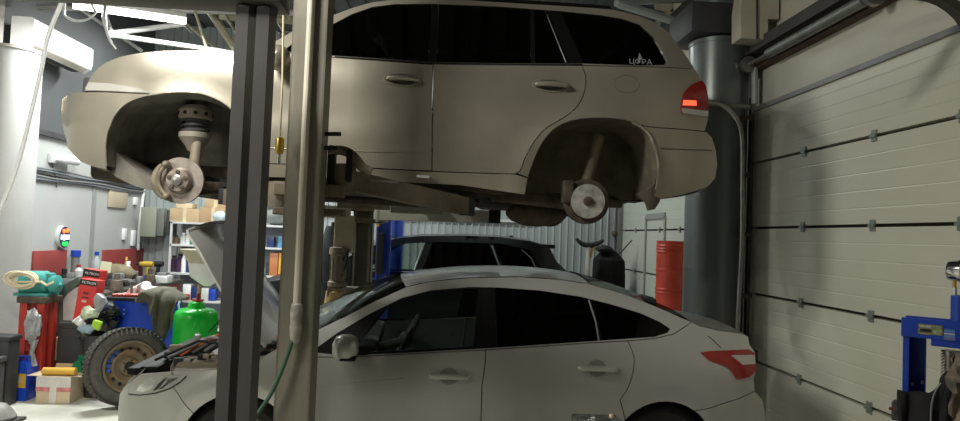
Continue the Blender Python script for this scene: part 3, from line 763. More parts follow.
for pl_ in ([(153, 391), (159, 383), (167, 376.5), (164, 382), (158, 389)], [(159, 389), (166, 383), (171, 379), (168, 384), (163, 388)]):
    D.panel('lamp_divider', T(pl_), DGREY, off=.010, rim=.004, gap=0)
D.line('lamp_edge', T([(129, 394), (140, 395), (156, 393), (170, 388.3), (180, 382.3), (186, 376.3)]), .004, DGREY, off=.005, sides=(-1, 1))
tlp = T([(699, 352), (710, 350.3), (748, 348.6), (754, 352), (756, 371), (750, 377), (736, 380), (732, 373), (726, 367), (708, 360.5)])
tl2 = D.panel('tail_lamp', tlp, LENSR, off=.008, rim=.02)
D.panel('reverse_lens', T([(729, 354.5), (754, 354), (755.2, 364), (742, 365)]), LENSW, parent=tl2, off=.011)
handle(D, 449, 376.3, mat('handle_silver', (.72, .7, .66), .25, .5), False); handle(D, 597, 368.3, MATS['handle_silver'], False)
for sd in (-1, 1):
    q = D.P(*D.tr(344, 345), sd, .1); q.x += .02
    m = MB(); m.box(q, (.15, .2, .15), bev=.05); mo = m.build('door_mirror', mat('mirror_silver', (.6, .6, .57), .3, .35, coat=.4), D.root, 60, local=True)
    MB().box(q + Vector((.02, 0, -.05)), (.1, .18, .035), bev=.012).beam(q + Vector((0, 0, -.05)), q + Vector((0, -sd * .13, -.09)), .06, .03, .01).build('mirror_foot', PLASTIC, mo, local=True)
D.liner('arch_liner', AF, BLACK, .3, 0); D.liner('arch_liner', AR, BLACK, .3, 0)
for xw in (0, 2.648):
    for sd in (-1, 1):
        w = bpy.data.objects.new('wheel', None); C.objects.link(w); w.parent = D.root
        to, rr = wheel_parts(w, (xw, sd * .77, .316), (0, sd, 0), .316, .2)
        c = Vector((xw, sd * .77, .316))
        MB().lathe([(rr + .005, -.08), (rr + .005, .085), (rr - .02, .08), (rr - .03, .03), (.05, .05), (.03, .07)], c, (0, sd, 0), 32).build('rim', GREY, w, local=True)
MB().bx((-.55, -.75, .17), (3.3, .75, .28), .03).build('underbody', PLASTIC, D.root, local=True)
# cabin
m = MB().bx((.75, -.74, .28), (2.9, .74, .36)).bx((.58, -.72, .36), (.75, .72, .86), .05).bx((.56, -.7, .82), (.8, .7, .93), .04)
m.build('dashboard', DGREY, D.root, local=True)
SEAT = mat('dark_seat_cloth', (.03, .03, .032), .9, 0, .2, 12)
for xs, wd in ((1.3, .5), (2.25, .5)):
    for sd in (-1, 1):
        q = MB().box((xs, sd * .37, .5), (.52, wd, .16), bev=.05)
        q.box((xs + .31, sd * .37, .82), (.16, wd, .62), Matrix.Rotation(.3, 4, 'Y'), .05).box((xs + .42, sd * .37, 1.2), (.1, .27, .18), Matrix.Rotation(.2, 4, 'Y'), .04)
        q.build('seat', SEAT, D.root, local=True)
m = MB(); cw = Vector((.98, -.37, .93)); tl_ = Matrix.Rotation(-1.1, 3, 'Y')
m.tube([cw + tl_ @ Vector((.185 * math.cos(k * PI / 12), .185 * math.sin(k * PI / 12), 0)) for k in range(25)], .017, 8)
for a in (0, 2.1, 4.2): m.tube([cw, cw + tl_ @ Vector((.18 * math.cos(a), .18 * math.sin(a), 0))], .016, 6)
m.ball(cw, (.05, .06, .06)).tube([cw, cw + Vector((-.25, 0, -.08))], .03).build('steering_wheel', DGREY, D.root, local=True)
MB().tube([D.P(1.98, 1.15, -1, -.06), (1.92, -.66, .95), (1.86, -.62, .6)], .012, 6).build('seat_belt', GREY, D.root, local=True)
MB().bx((2.98, -.7, .5), (3.05, .7, 1.0), .02).bx((2.95, -.72, .9), (3.35, .72, .97)).build('parcel_shelf', DGREY, D.root, local=True)
# engine bay
hz = max(p[1] for p in ftop[:4])
MB().bx((-.5, -.55, .3), (.42, .55, .55), .02).bx((.44, -.72, .3), (.54, .72, .9)).build('engine_bay_tray', PLASTIC, D.root, local=True)
MB().bx((-.72, -.6, .35), (-.58, .6, .76), .03).build('front_panel', PLASTIC, D.root, local=True)
MB().bx((-.38, -.32, .5), (.12, .3, .8), .04).bx((-.3, -.25, .78), (.02, .2, .83), .03).build('engine', mat('engine_alloy', (.22, .2, .17), .5, .4, .3, 12, bump=.2), D.root, local=True)
MB().bx((-.1, .38, .5), (.2, .62, .84), .015).build('battery', BLACK, D.root, local=True)
MB().bx((-.52, -.62, .55), (-.2, -.4, .8), .05).build('air_box', mat('box_olive', (.2, .17, .11), .7, 0, .3, 8), D.root, local=True)
MB().bx((-.12, -.66, .6), (.12, -.45, .84), .05).lathe([(.07, 0), (.08, .03), (.03, .05)], (0, -.55, .84)).build('strut_tower', mat('tower_metal', (.3, .28, .24), .5, .3, .2, 9), D.root, local=True)
for k, (a, b, c) in enumerate((((-.5, -.5, .82), (-.25, -.3, .9), (.05, -.25, .84)), ((-.3, -.55, .84), (-.1, -.45, .92), (.15, -.5, .86)), ((.0, -.1, .88), (.25, -.3, .9), (.38, -.55, .84)))):
    MB().tube([a, ((a[0] + b[0]) / 2, (a[1] + b[1]) / 2, b[2]), b, ((c[0] + b[0]) / 2, (c[1] + b[1]) / 2, b[2]), c], .013, 8).build('hose', (mat('orange_hose', (.5, .14, .05), .5), BLACK, MATS['orange_hose'])[k], D.root, local=True)
for k in range(26):
    x = -.62 + .042 * k; y = random.uniform(-.68, -.3) if k % 3 else random.uniform(-.2, .5); h_ = .78 + .12 * k / 26
    MB().box((x, y, h_ + random.uniform(-.03, .05)), (random.uniform(.03, .1), random.uniform(.03, .1), random.uniform(.03, .07)), random.uniform(0, 3), .008).build('engine_fitting', (GREY, BLACK, MATS['box_olive'], STEEL, DGREY, MATS['tower_metal'])[k % 6], D.root, local=True)
for k in range(5):
    y = -.62 + .09 * k; MB().tube([(-.6 + .05 * k, y, .8), (-.35 + .04 * k, y + .05, .92 + .01 * k), (.0, y - .03, .9 + .02 * k), (.3, y + .08, .93)], .009 + .003 * (k % 2), 7).build('hose', (BLACK, GREY, MATS['orange_hose'], DGREY, STEEL)[k], D.root, local=True)
MB().tube([D.P(x, z - .012, -1, -.07) for x, z in ftop[:-1]], .016, 8).build('fender_rail', MATS['tower_metal'], D.root, local=True)
MB().tube([D.P(x, z - .012, 1, -.07) for x, z in ftop[:-1]], .016, 8).build('fender_rail', MATS['tower_metal'], D.root, local=True)
MB().box((-.72, 0, .73), (.08, 1.3, .05), bev=.015).build('slam_panel', PLASTIC, D.root, local=True)
# raised hood: leaf profile hinged at the cowl, curled lip at the tip
hp = [at(x, y, 4.62) for x, y in crv([(268, 345), (246, 318), (224, 287), (209, 261), (200, 247), (192, 237), (188, 231)], 4)]
Mi = D.Mi; hp = [Mi @ p for p in hp]; y0 = hp[0].y
rows = []; rows2 = []
for i, p in enumerate(hp):
    k = i / (len(hp) - 1); row = []; r2 = []
    nx = Vector((.8, 0, .6))
    for j in range(13):
        t = -1 + 2 * j / 12
        half = .66 - .1 * k ** 3
        b = Vector((p.x, half * t, p.z)) + nx * (.07 * (1 - t * t)) + Vector((.05, 0, .06)) * (1 - abs(t) ** 3) * (k ** 3) * .5
        row.append(b); r2.append(b - nx * .02 * (1 - t ** 6))
    rows.append(row); rows2.append(r2)
hd = MB().grid(rows).build('hood', SEDP, D.root, 50, local=True)
MB().grid([r[1:-1] for r in rows2]).build('hood_lining', DGREY, hd, 50, local=True)
eb = MB().tube([r[0] for r in rows], .009, 6).tube([r[-1] for r in rows], .009, 6).tube(rows[-1], .012, 6).build('hood_edge', SEDP, hd, local=True)
MB().tube([(-.62, .6, .8), (-.3, .62, 1.2)], .006, 6).build('prop_rod', BLACK, D.root, local=True)

# ------------------------------------------------------------ black SUV at the back
B = Car('black_suv', 'black SUV parked behind the silver sedan', 'car', (-1.6, 9.2, 0), math.radians(0),
        [(.25, .84), (.5, .9), (.75, .92), (1.0, .9), (1.1, .87), (1.55, .68), (1.68, .58), (1.8, .45)],
        -.8, 3.2, (.8, .45), (.7, .35), [(0, .38, .45, .02), (2.45, .38, .45, .02)])
T = B.T
brf = T([(320, 271), (335, 263), (356, 253), (380, 243), (396, 238.5), (420, 236), (460, 235.5), (500, 237), (530, 241), (549, 247), (557, 262), (572, 276)])
bx0 = brf[0]
BF = arc(0, .38, .38, 190, -10, 16); BR = arc(2.45, .38, .38, 190, -10, 16)
hoodp = [(-.79, .75), (-.72, .92), (-.5, 1.02), (-.2, 1.07), (bx0[0] - .15, bx0[1] - .03), bx0]
xe = 3.17
beltz = 1.08
B.panel('body_side', [(-.79, .3)] + hoodp + [(brf[4][0] - .6, beltz + .02), (xe - .15, beltz + .06), (xe - .02, .9), (xe, .5), (xe - .1, .28), (BR[-1][0], .28)] + BR[::-1] + [(BR[0][0], .25), (BF[-1][0], .25)] + BF[::-1], BLKP, gap=0)
cabb = [(bx0[0] + .02, bx0[1]), (brf[4][0] - .6, beltz + .03), (xe - .15, beltz + .07)]
b2 = T([(352, 277), (370, 263), (392, 248), (404, 243.5), (440, 242), (500, 243.5), (530, 250), (538, 262), (546, 276)])
hb = [(b2[0][0], beltz + .06)] + b2[:7] + [(b2[7][0], b2[7][1]), (b2[8][0], beltz + .1)]
B.panel('cab_frame', cabb + [brf[-1], brf[-2]] + brf[:-2][::-1], BLKP, holes=[clean(hb)], gap=0)
gg = inset(clean(hb), -.01)
w1 = slant(B, (416, 268), (424, 246), 1.3); w2 = slant(B, (423, 268), (431, 246), 1.3); w3 = slant(B, (478, 270), (480, 246), 1.3); w4 = slant(B, (499, 268), (490, 246), 1.3); w5 = slant(B, (503, 268), (494, 246), 1.3)
B.panel('front_window', cut(gg, None, w1[0], 0, w1[1]), GLASS, off=-.01)
B.panel('pillar_trim', cut(gg, w1[0], w2[0], w1[1], w2[1]), PLASTIC, off=-.006, gap=0)
B.panel('rear_window', cut(gg, w2[0], w4[0], w2[1], w4[1]), TINT, off=-.01)
B.panel('pillar_trim', cut(gg, w4[0], w5[0], w4[1], w5[1]), PLASTIC, off=-.006, gap=0)
B.panel('quarter_light', cut(gg, w5[0], None, w5[1], 0), TINT, off=-.01)
B.line('chrome_trim', T([(501, 270), (492, 246)]), .009, mat('window_trim', (.2, .2, .2)), off=.004)
B.line('chrome_trim', T([(536, 268), (531, 258), (522, 250)]), .007, MATS['window_trim'], off=.004)
B.line('chrome_trim', T([(414, 270), (423, 246)]), .007, MATS['window_trim'], off=.004)
B.strip('windscreen', brf[:5], WSG, crown=.02, bow=-.15, inn=.03)
B.strip('roof', brf[4:10], BLKP, crown=.025, inn=.0)
B.strip('rear_screen', brf[9:], TINT, bow=.05, inn=.03)
B.strip('hood', hoodp[1:], BLKP, crown=.05)
B.strip('tailgate', [(xe - .15, beltz + .06), (xe - .02, .9), (xe, .5), (xe - .1, .28)], BLKP, bow=.08)
B.strip('nose', [(-.79, .3), (-.79, .75), (-.72, .92)], BLKP, bow=-.2)
sp = B.P(*brf[9], -1, 0)
MB().bx((sp.x - .25, -.6, sp.z - .02), (sp.x + .08, .6, sp.z + .03), .012).build('spoiler', BLKP, B.root, local=True)
fn_ = B.Mi @ at(509, 237, 9.2); fn = (fn_.x, fn_.z - .08)
MB().prism([(fn[0] - .09, -.02, fn[1] + .04), (fn[0] + .06, -.02, fn[1] + .04), (fn[0] + .05, -.02, fn[1] + .1), (fn[0] + .02, -.02, fn[1] + .1)], (0, 0, 0), (0, .04, 0)).build('antenna_fin', BLKP, B.root, local=True)
B.liner('arch_liner', BF, BLACK, .3, 0); B.liner('arch_liner', BR, BLACK, .3, 0)
for xw in (0, 2.45):
    for sd in (-1, 1):
        w = bpy.data.objects.new('wheel', None); C.objects.link(w); w.parent = B.root
        to, rr = wheel_parts(w, (xw, sd * .78, .36), (0, sd, 0), .36, .22)
        MB().lathe([(rr + .005, -.08), (rr + .005, .085), (rr - .03, .03), (.04, .06)], (xw, sd * .78, .36), (0, sd, 0), 24).build('rim', GREY, w, local=True)
MB().bx((-.6, -.75, .25), (3.0, .75, .36), .03).build('underbody', PLASTIC, B.root, local=True)
MB().bx((.55, -.7, .4), (.85, .7, 1.02), .04).build('dashboard', DGREY, B.root, local=True)
for xs in (1.3, 2.1):
    for sd in (-1, 1):
        MB().box((xs, sd * .38, .62), (.5, .5, .16), bev=.05).box((xs + .3, sd * .38, .95), (.16, .5, .6), Matrix.Rotation(.25, 4, 'Y'), .05).box((xs + .39, sd * .38, 1.3), (.1, .26, .16), bev=.04).build('seat', SEAT, B.root, local=True)
# ------------------------------------------------------------------ round columns
ZINC = mat('zinc_column_sheet', (.2, .22, .21), .36, .55, .12, 2.5, dirt=(.12, .12, .11), dirt_amt=.5, dscale=1.5, stretch=(1, 1, .25))
RC = (2.635, 6.6)
t = thing('round_column', 'zinc-clad round column between the two right-hand garage doors', 'column', (*RC, 0))
MB().lathe([(.28, 0), (.28, 3.62)], (*RC, 0), n=48).build('shaft', ZINC, t)
m = MB()
for z in (1.1, 2.3, 3.42): m.lathe([(.282, z - .004), (.282, z + .004)], (*RC, 0), n=48)
m.lathe([(.29, 3.6), (.29, 3.64), (.24, 3.65), (.24, ZC)], (*RC, 0), n=40)
m.build('band', ZINC, t)
LC = (-4.5, 7.3)
t = thing('round_column', 'thick pale concrete column beside the air conditioner at the left edge', 'column', (*LC, 0))
zt = at(10, 47, 7.05).z
MB().lathe([(.295, 0), (.295, zt)], (*LC, 0), n=48).build('shaft', mat('painted_concrete', (.42, .415, .4), .7, 0, .06, 3, bump=.06, dirt=(.42, .4, .37), dirt_amt=.5, dscale=2), t)
MB().lathe([(.31, zt), (.31, zt + .03)], (*LC, 0), n=48).bx((XL + .03, 7.05, zt + .03), (-4.7, 7.5, ZC)).build('capital', CONC, t)
# air conditioner
ax1 = -4.42
y0 = atx(35, 17, ax1).y; y1 = atx(94, 48, ax1).y
zb = atx(33, 47, ax1).z; zt2 = atx(35, 17, ax1).z; ax0 = ax1 - .22
t = thing('air_conditioner', 'white split air conditioner mounted high on the left wall above the pale column', 'air conditioner', (ax0, (y0 + y1) / 2, zb))
prof = [Vector((ax0 - .02, 0, zb + .01)), Vector((ax0 + .13, 0, zb)), Vector((ax0 + .2, 0, zb + .05)), Vector((ax0 + .22, 0, zb + .12)), Vector((ax0 + .215, 0, zt2 - .02)), Vector((ax0 + .19, 0, zt2)), Vector((ax0 - .02, 0, zt2))]
MB().prism(prof, (0, y0, 0), (0, y1, 0)).build('body', WHITE, t)
MB().prism([Vector((ax0 + .13, 0, zb - .002)), Vector((ax0 + .195, 0, zb + .04)), Vector((ax0 + .185, 0, zb + .05)), Vector((ax0 + .12, 0, zb + .006))], (0, y0 + .08, 0), (0, y1 - .08, 0)).build('louver', mat('louver_cream', (.62, .58, .5), .5), t)
MB().bx((ax0 + .02, y0 + .1, zb - .004), (ax0 + .11, y1 - .1, zb + .012)).build('outlet', DGREY, t)
MB().bx((XL + .03, y0 + .2, zb + .04), (ax0 - .02, y1 - .2, zt2 - .04)).build('bracket', GREY, t)
la = at(73, 5, 7.1); lb = at(186, 21, 7.5)
# hanging white cable and its small loops
cab = [at(x, y, 6.2) for x, y in crv([(64, -8), (60, 6), (52, 25), (46, 45), (41, 70), (33, 105), (22, 150), (11, 184), (-4, 218), (-20, 250)], 5)]
cab = [Vector((cab[0].x, cab[0].y, ZC))] + cab + [Vector((cab[-1].x - .1, 6.2, .01))]
single(MB().tube(cab, .018, 8), 'cable', WHITE, 'thick white cable hanging loosely in front of the left column', 'cable')
tpts = [at(x, y, 6.9) for x, y in crv([(64, 15), (72, 20), (82, 21), (90, 18), (96, 13)], 5)]
tpts = [Vector((tpts[0].x - .05, 6.95, ZC))] + tpts + [Vector((la.x + .15, la.y + .03, la.z + .05))]
single(MB().tube(tpts, .012, 6), 'cable', WHITES, 'short white cable looping below the lamp, nearer the air conditioner', 'cable')
tpts = [at(x, y, 6.9) for x, y in crv([(104, 18), (106, 28), (110, 40), (116, 49)], 5)]
tpts = [la.lerp(lb, .27) + Vector((0, 0, .04))] + tpts
single(MB().tube(tpts, [.022] * 5 + [.016] * 8 + [.01] * 4, 6), 'cable', WHITES, 'white cable end dangling straight down from the lamp fixture', 'cable')
# ------------------------------------------------------------------ lamp and roof trusses
TRM = mat('white_truss_tube', (.3, .3, .29), .45, .1, .1, 4)
t = thing('ceiling_lamp', 'bright glowing tube lamp under the roof truss at upper left', 'lamp', (la + lb) / 2)
MB().beam(la + Vector((0, 0, .05)), lb + Vector((0, 0, .05)), .1, .05, .01).build('housing', WHITES, t)
LAMPE = mat('lamp_tube', (1, .98, .95), .3, emit=10)
MB().tube([la, lb], .036, 10).build('lamp_tube', LAMPE, t)
for k in (0.2, .8):
    p = la.lerp(lb, k); MB().tube([p + Vector((0, 0, .06)), (p.x, p.y, ZC - .03)], .006, 6).build('hanger', GREY, t)
def truss(label, segs, Y, m=TRM, nodes=()):
    t = thing('roof_truss', label, 'truss', at(*segs[0][0], Y))
    for a, b, r, dy in segs:
        MB().tube([at(*a, Y + dy[0]), at(*b, Y + dy[1])], r, 8).build('strut', m, t)
    for n in nodes: MB().ball(at(*n[0], Y + n[1]), (.05, .05, .05)).build('node', m, t)
    return t
truss('white tube roof truss behind the bright lamp at upper left', [
    ((113, 33), (184, 24), .03, (0, 0)), ((113, 35), (240, 54), .028, (0, 0)), ((76, 6), (142, 51), .02, (0, .6)), ((38, 7), (300, 13), .035, (.2, .2)),
    ((168, 10), (192, 32), .018, (0, .3)), ((113, 34), (104, 8), .016, (0, 0)), ((60, 2), (80, -6), .03, (0, 0))], 7.7, nodes=[((113, 34), 0)])
truss('dull cream truss tubes between the lamp and the twin posts', [
    ((209, 10), (236, 50), .045, (0, 0)), ((224, 13), (240, 38), .02, (.4, .4)), ((194, 8), (208, 52), .016, (-.4, -.4)), ((187, 24), (218, 50), .018, (.3, .3)),
    ((220, 16), (300, 21), .05, (.5, .5)), ((276, 18), (291, 44), .02, (.6, .6)), ((280, 2), (292, 20), .03, (.2, .2))], 8.2, mat('cream_truss_tube', (.3, .28, .2), .5, .1, .1, 4))
truss('grey-green truss tubes meeting above the SUV tail at upper right', [
    ((619, 4), (710, 32), .05, (0, 0)), ((619, 3), (682, 0), .035, (0, .2)), ((668, 36), (707, 32.5), .04, (0, 0)), ((706, 25), (745, -6), .04, (.2, .2)),
    ((682, -4), (698, 22), .022, (.2, .2)), ((677, 45), (700, 30), .03, (.3, .2)), ((650, 24), (708, 24), .02, (.6, .3)), ((655, -4), (700, -2), .03, (.2, .2))], 7.6, mat('grey_truss_tube', (.33, .37, .34), .45, .2, .1, 4), nodes=[((618, 3), 0), ((708, 31), 0)])
t = thing('roof_beam', 'dark steel beam running along the right wall above the door shaft', 'beam', (2.5, 7, 3.9))
MB().bx((2.25, 6.3, 3.66), (2.72, 6.95, 3.95), .01).build('bracket', DGREY, t)
MB().bx((2.52, 3.0, 4.15), (2.9, 11.2, 4.3)).build('beam', mat('dark_beam', (.045, .042, .038), .6, .2, .2, 5), t)
t = thing('wall_box', 'beige folded sheet cover hanging above the zinc column', 'panel', at(760, 20, 6.0))
p = [at(*q, 6.0) for q in ((741, 9), (744, -12), (779, -12), (779, 19), (768, 19), (768, 40), (741, 38))]
MB().prism(p, (0, 0, 0), (0, .2, 0)).build('cover', mat('beige_cover', (.5, .46, .36), .6, 0, .12, 3), t, 0)
a = at(757, -12, 5.99); b = at(757, 39, 5.99)
MB().beam(a, b, .012, .01).build('fold', DGREY, t)
t = thing('roof_panel', 'pale insulation sheets lying behind the truss at upper right', 'panel', at(680, 20, 9))
for q in (((652, 30), (668, 12), (682, 2), (684, 28), (668, 34)), ((655, -5), (690, -5), (690, 8), (672, 12), (656, 8)), ((675, 32), (684, 30), (684, 38), (680, 40))):
    MB().prism([at(*v, 9.0) for v in q], (0, 0, 0), (0, .06, 0)).build('sheet', mat('insulation_tan', (.5, .43, .3), .7, 0, .1, 3), t, 0)

# ------------------------------------------------------------------ pipes beside the zinc column
cp = [at(x, y, 6.2) for x, y in crv([(700, 101), (712, 102), (724, 106), (733, 114), (740, 126), (742.5, 145), (742.5, 180), (742, 240), (739, 300), (737, 340)], 4)]
cp.append(Vector((cp[-1].x, 6.2, 0)))
t = thing('conduit_pipe', 'thin curved steel conduit beside the near door jamb', 'pipe', cp[-1])
MB().tube(cp, .02, 10).build('pipe', STEEL, t)
for y in (118, 175, 235, 296): MB().box(at(746, y, 6.24), (.11, .03, .04), bev=.006).build('clamp', RUSTY, t)
t = thing('conduit_pipe', 'horizontal steel conduit arm joining the column to the jamb', 'pipe', at(715, 104, 6.5))
MB().tube([at(706, 103, 6.28), at(750, 107, 6.22)], .022, 10).build('pipe', mat('grey_conduit', (.33, .34, .3), .5, .4), t)
t = thing('downpipe', 'straight grey pipe standing beside the door jamb bearing', 'pipe', at(755, 80, 6.62))
MB().tube([at(754.5, 68, 6.3), at(754.5, 104, 6.3)], .03, 12).build('pipe', mat('grey_downpipe', (.4, .41, .39), .4, .2), t)

# ------------------------------------------------------------------ twin-tube frame in front
t = thing('support_frame', 'dark grey frame of twin square tube posts under an overhead beam', 'frame', (-.95, 3.26, 0))
def twin(x0):
    for k in (0, 1):
        MB().bx((x0 + k * .094, 3.2, 0), (x0 + k * .094 + .058, 3.34, 2.68), .0).build('post', GREYP, t, 0)
    MB().bx((x0 - .03, 3.15, 0), (x0 + .19, 3.39, .012)).build('base_plate', GREYP, t)
    for k in (0, 1): MB().lathe([(.045, 0), (.05, .02), (.05, .05), (.045, .06)], (x0 + k * .094 + .029, 3.27, 2.66), n=16).build('collar', GREYP, t)
twin(-.985); twin(-2.75)
zb_ = at(120, 6.5, 3.37).z
MB().bx((-2.8, 3.17, zb_), (-.78, 3.37, zb_ + .16), .006).build('beam', mat('dark_beam_paint', (.09, .09, .085), .45, .1, .1, 4), t)

# ------------------------------------------------------------------ two-post lift under the SUV
LX = -.768
def lift_post(label, yb, sgn, near):
    t = thing('lift_post', label, 'lift post', (LX, yb, 0), 0)
    y0, y1 = yb, yb + sgn * .2                 # back plate at yb, lips towards the car
    m = MB().bx((LX - .092, min(yb, yb + sgn * .012), 0), (LX + .092, max(yb, yb + sgn * .012), 3.6))
    for s in (-1, 1):
        m.bx((LX + s * .088 - .005, min(y0, y1), 0), (LX + s * .088 + .005, max(y0, y1), 3.6))
        m.bx((LX + s * .06, min(y1 - sgn * .012, y1), 0), (LX + s * .093, max(y1 - sgn * .012, y1), 3.6))
    m.build('channel', LIFTM, t, 0)
    MB().bx((LX - .25, yb - .15 + sgn * .1, 0), (LX + .25, yb + .15 + sgn * .1, .02)).build('base_plate', LIFTM, t, 0)
    yc = yb + sgn * .11
    c = MB().bx((LX - .07, yc - .07, 1.78), (LX + .07, yc + .07, 2.55), .008).bx((LX - .2, yb + sgn * .22 - .03, 1.86), (LX + .2, yb + sgn * .22 + .03, 1.93), .006)
    c.bx((LX - .2, yb + sgn * .26 - .06, 1.75), (LX + .2, yb + sgn * .26 + .06, 1.79), .006)
    c.build('carriage', LIFTD, t, 0)
    return t
ln = lift_post('nearer column of the two-post lift with the long pale pipe', 3.8, 1, True)
pp = [at(x, y, 3.775) for x, y in ((313.5, -14), (305, 200), (299, 312))]
pp = [Vector((-.755, 3.775, 3.5)), Vector((-.755, 3.775, at(300, 314, 3.775).z))]
x_ = at(302, 200, 3.775).x
for v in pp: v.x = x_
MB().tube(pp, .021, 12).build('oil_pipe', mat('cream_pipe', (.62, .57, .47), .45, .1, .08, 6), ln)
zc_ = pp[1].z
MB().lathe([(.02, .06), (.03, .05), (.034, .0), (.03, -.05), (.034, -.07), (.026, -.14), (.014, -.16)], (x_, 3.775, zc_), n=14).build('connector', mat('old_coupling', (.4, .37, .33), .5, .3, .3, 20), ln)
hs = [at(x, y, yy) for (x, y), yy in zip(crv([(297, 326), (291, 345), (282, 370), (272, 392), (261, 409), (250, 424)], 4), [3.77 - .002 * k for k in range(21)])]
MB().tube(hs, .011, 8).build('green_hose', mat('green_hose', (.035, .1, .06), .5), ln)
lf = lift_post('far column of the two-post lift carrying the electric motor', 6.95, -1, False)
for o in [o for o in bpy.data.objects if o.parent == lf and o.name.startswith('channel')]: pass
# control box, motor, arms of the far column
a = at(336, 215, 6.6); b = at(353, 253, 6.6)
MB().bx((a.x, 6.52, b.z), (b.x, 6.68, a.z), .01).build('control_box', mat('box_cream', (.42, .36, .24), .5, 0, .15, 6), lf, 0)
mc = at(338, 268, 6.55)
mo = MB().lathe([(.04, .2), (.085, .19), (.09, .13), (.075, .12), (.075, -.12), (.09, -.13), (.09, -.17), (.04, -.18)], mc, (0, 0, 1), 24).build('motor', mat('motor_grey', (.22, .18, .13), .6, .2, .2, 12), lf)
for k in range(12):
    a = k * PI / 6; MB().bx((mc.x + .078 * math.cos(a) - .003, mc.y + .078 * math.sin(a) - .003, mc.z - .1), (mc.x + .078 * math.cos(a) + .003, mc.y + .078 * math.sin(a) + .003, mc.z + .1)).build('fin', MATS['motor_grey'], mo, 0)
MB().lathe([(.08, 0), (.1, -.02), (.12, -.2), (.1, -.24)], mc + Vector((0, 0, -.2)), n=20).build('oil_tank', mat('ochre_tank', (.4, .26, .1), .5, 0, .15, 8), lf)
MB().bx((mc.x - .08, mc.y - .08, mc.z - .26), (LX, 6.76, mc.z - .18), .006).build('motor_bracket', LIFTD, lf, 0)
MB().tube([at(342, 262, 6.5), at(349, 250, 6.5), at(345, 268, 6.45), at(340, 280, 6.5), at(343, 295, 6.52)], .008, 6).build('motor_cable', BLACK, lf)
# arms: tapered box beams swung under the SUV sills
def arm(t, p0, p1, w0, w1, h, m, padz):
    p0 = Vector(p0); p1 = Vector(p1); d = (p1 - p0).normalized(); n = Vector((-d.y, d.x, 0)).normalized()
    poly = [p0 + n * w0 / 2, p1 + n * w1 / 2, p1 - n * w1 / 2, p0 - n * w0 / 2]
    o = MB().prism(poly, (0, 0, -h / 2), (0, 0, h / 2)).build('lift_arm', m, t, 0)
    MB().lathe([(.07, -h * .7), (.07, h * .75), (.04, h * .8)], p0, n=16).build('arm_pivot', m, o)
    MB().bx((p1.x - .05, p1.y - .05, p1.z - h / 2), (p1.x + .05, p1.y + .05, p1.z + h / 2 + .005), .005).lathe([(.035, 0), (.035, padz - p1.z - .02)], p1).lathe([(.06, padz - p1.z - .025), (.065, padz - p1.z)], p1, n=20).build('arm_pad', BLACK, o)
    return o
pr = Vector((LX + .18, 4.08, at(352, 180, 4.08).z))
padz = 1.65 + .3
a1_ = arm(ln, pr, (.16, 4.62, 1.86), .12, .09, .115, LIFTD, padz)
MB().bx((LX + .09, 4.02, 1.9), (LX + .13, 4.12, 2.16), .01).bx((LX + .2, 4.0, 1.95), (LX + .235, 4.1, 2.14), .01).build('lock_plate', BLACK, ln, 0)
cv = [at(x, y, 4.04) for x, y in crv([(329, 152), (338, 150), (347, 152), (355, 158), (362, 167), (371, 172)], 3)]
MB().tube(cv, .028, 8).build('guard', LIFTD, ln)
MB().box(at(423, 176.5, 4.24), (.075, .012, .016), Matrix.Rotation(.3, 4, 'Z')).build('reflector', mat('reflector_tape', (.6, .6, .58), .3), ln, 0)
MB().box(at(380, 181, 4.14), (.22, .004, .014), Matrix.Rotation(.35, 4, 'Z')).build('scratch', LIFTM, ln, 0)
a2_ = arm(ln, (LX - .18, 4.08, 1.86), (-1.42, 4.66, 1.86), .12, .09, .1, LIFTD, padz)
MB().tube([at(323, 134, 3.9), at(341, 134, 3.9)], .012, 8).build('stop_pin', BLACK, ln); MB().tube([at(323, 148, 3.9), at(337, 148, 3.9)], .012, 8).build('stop_pin', BLACK, ln)
a3_ = arm(lf, (LX + .18, 6.68, 1.84), (.45, 6.04, 1.84), .13, .1, .11, mat('pale_arm_paint', (.42, .4, .33), .5, .1, .1, 5), padz)
a4_ = arm(lf, (LX - .18, 6.68, 1.84), (-1.4, 6.04, 1.84), .13, .1, .11, MATS['pale_arm_paint'], padz)
a5 = MB().bx((at(391, 203, 6.3).x, 6.25, at(391, 213, 6.3).z), (at(470, 203, 6.3).x, 6.35, at(391, 203, 6.3).z), .006).build('cross_beam', MATS['pale_arm_paint'], lf, 0)
a6 = MB().bx((at(338, 199, 6.4).x, 6.35, at(338, 208, 6.4).z), (at(391, 199, 6.4).x, 6.45, at(338, 199, 6.4).z), .006).build('cross_beam', LIFTD, lf, 0)
# brass coupling on a hanging air line left of the near post
t = thing('air_line', 'brass quick coupling hanging on a thin air line left of the lift post', 'hose', at(280, 150, 3.7))
MB().tube([at(284, -20, 3.72), at(282.5, 80, 3.72), at(280, 136, 3.72)], .006, 6).build('hose', CREAM, t)
cq = at(279.5, 150, 3.72)
MB().lathe([(.008, .07), (.022, .06), (.024, .0), (.018, -.02)], cq, n=14).build('coupling', BRASS, t)
MB().lathe([(.01, -.02), (.011, -.055), (.006, -.075)], cq, n=10).build('nozzle', CHROME, t)
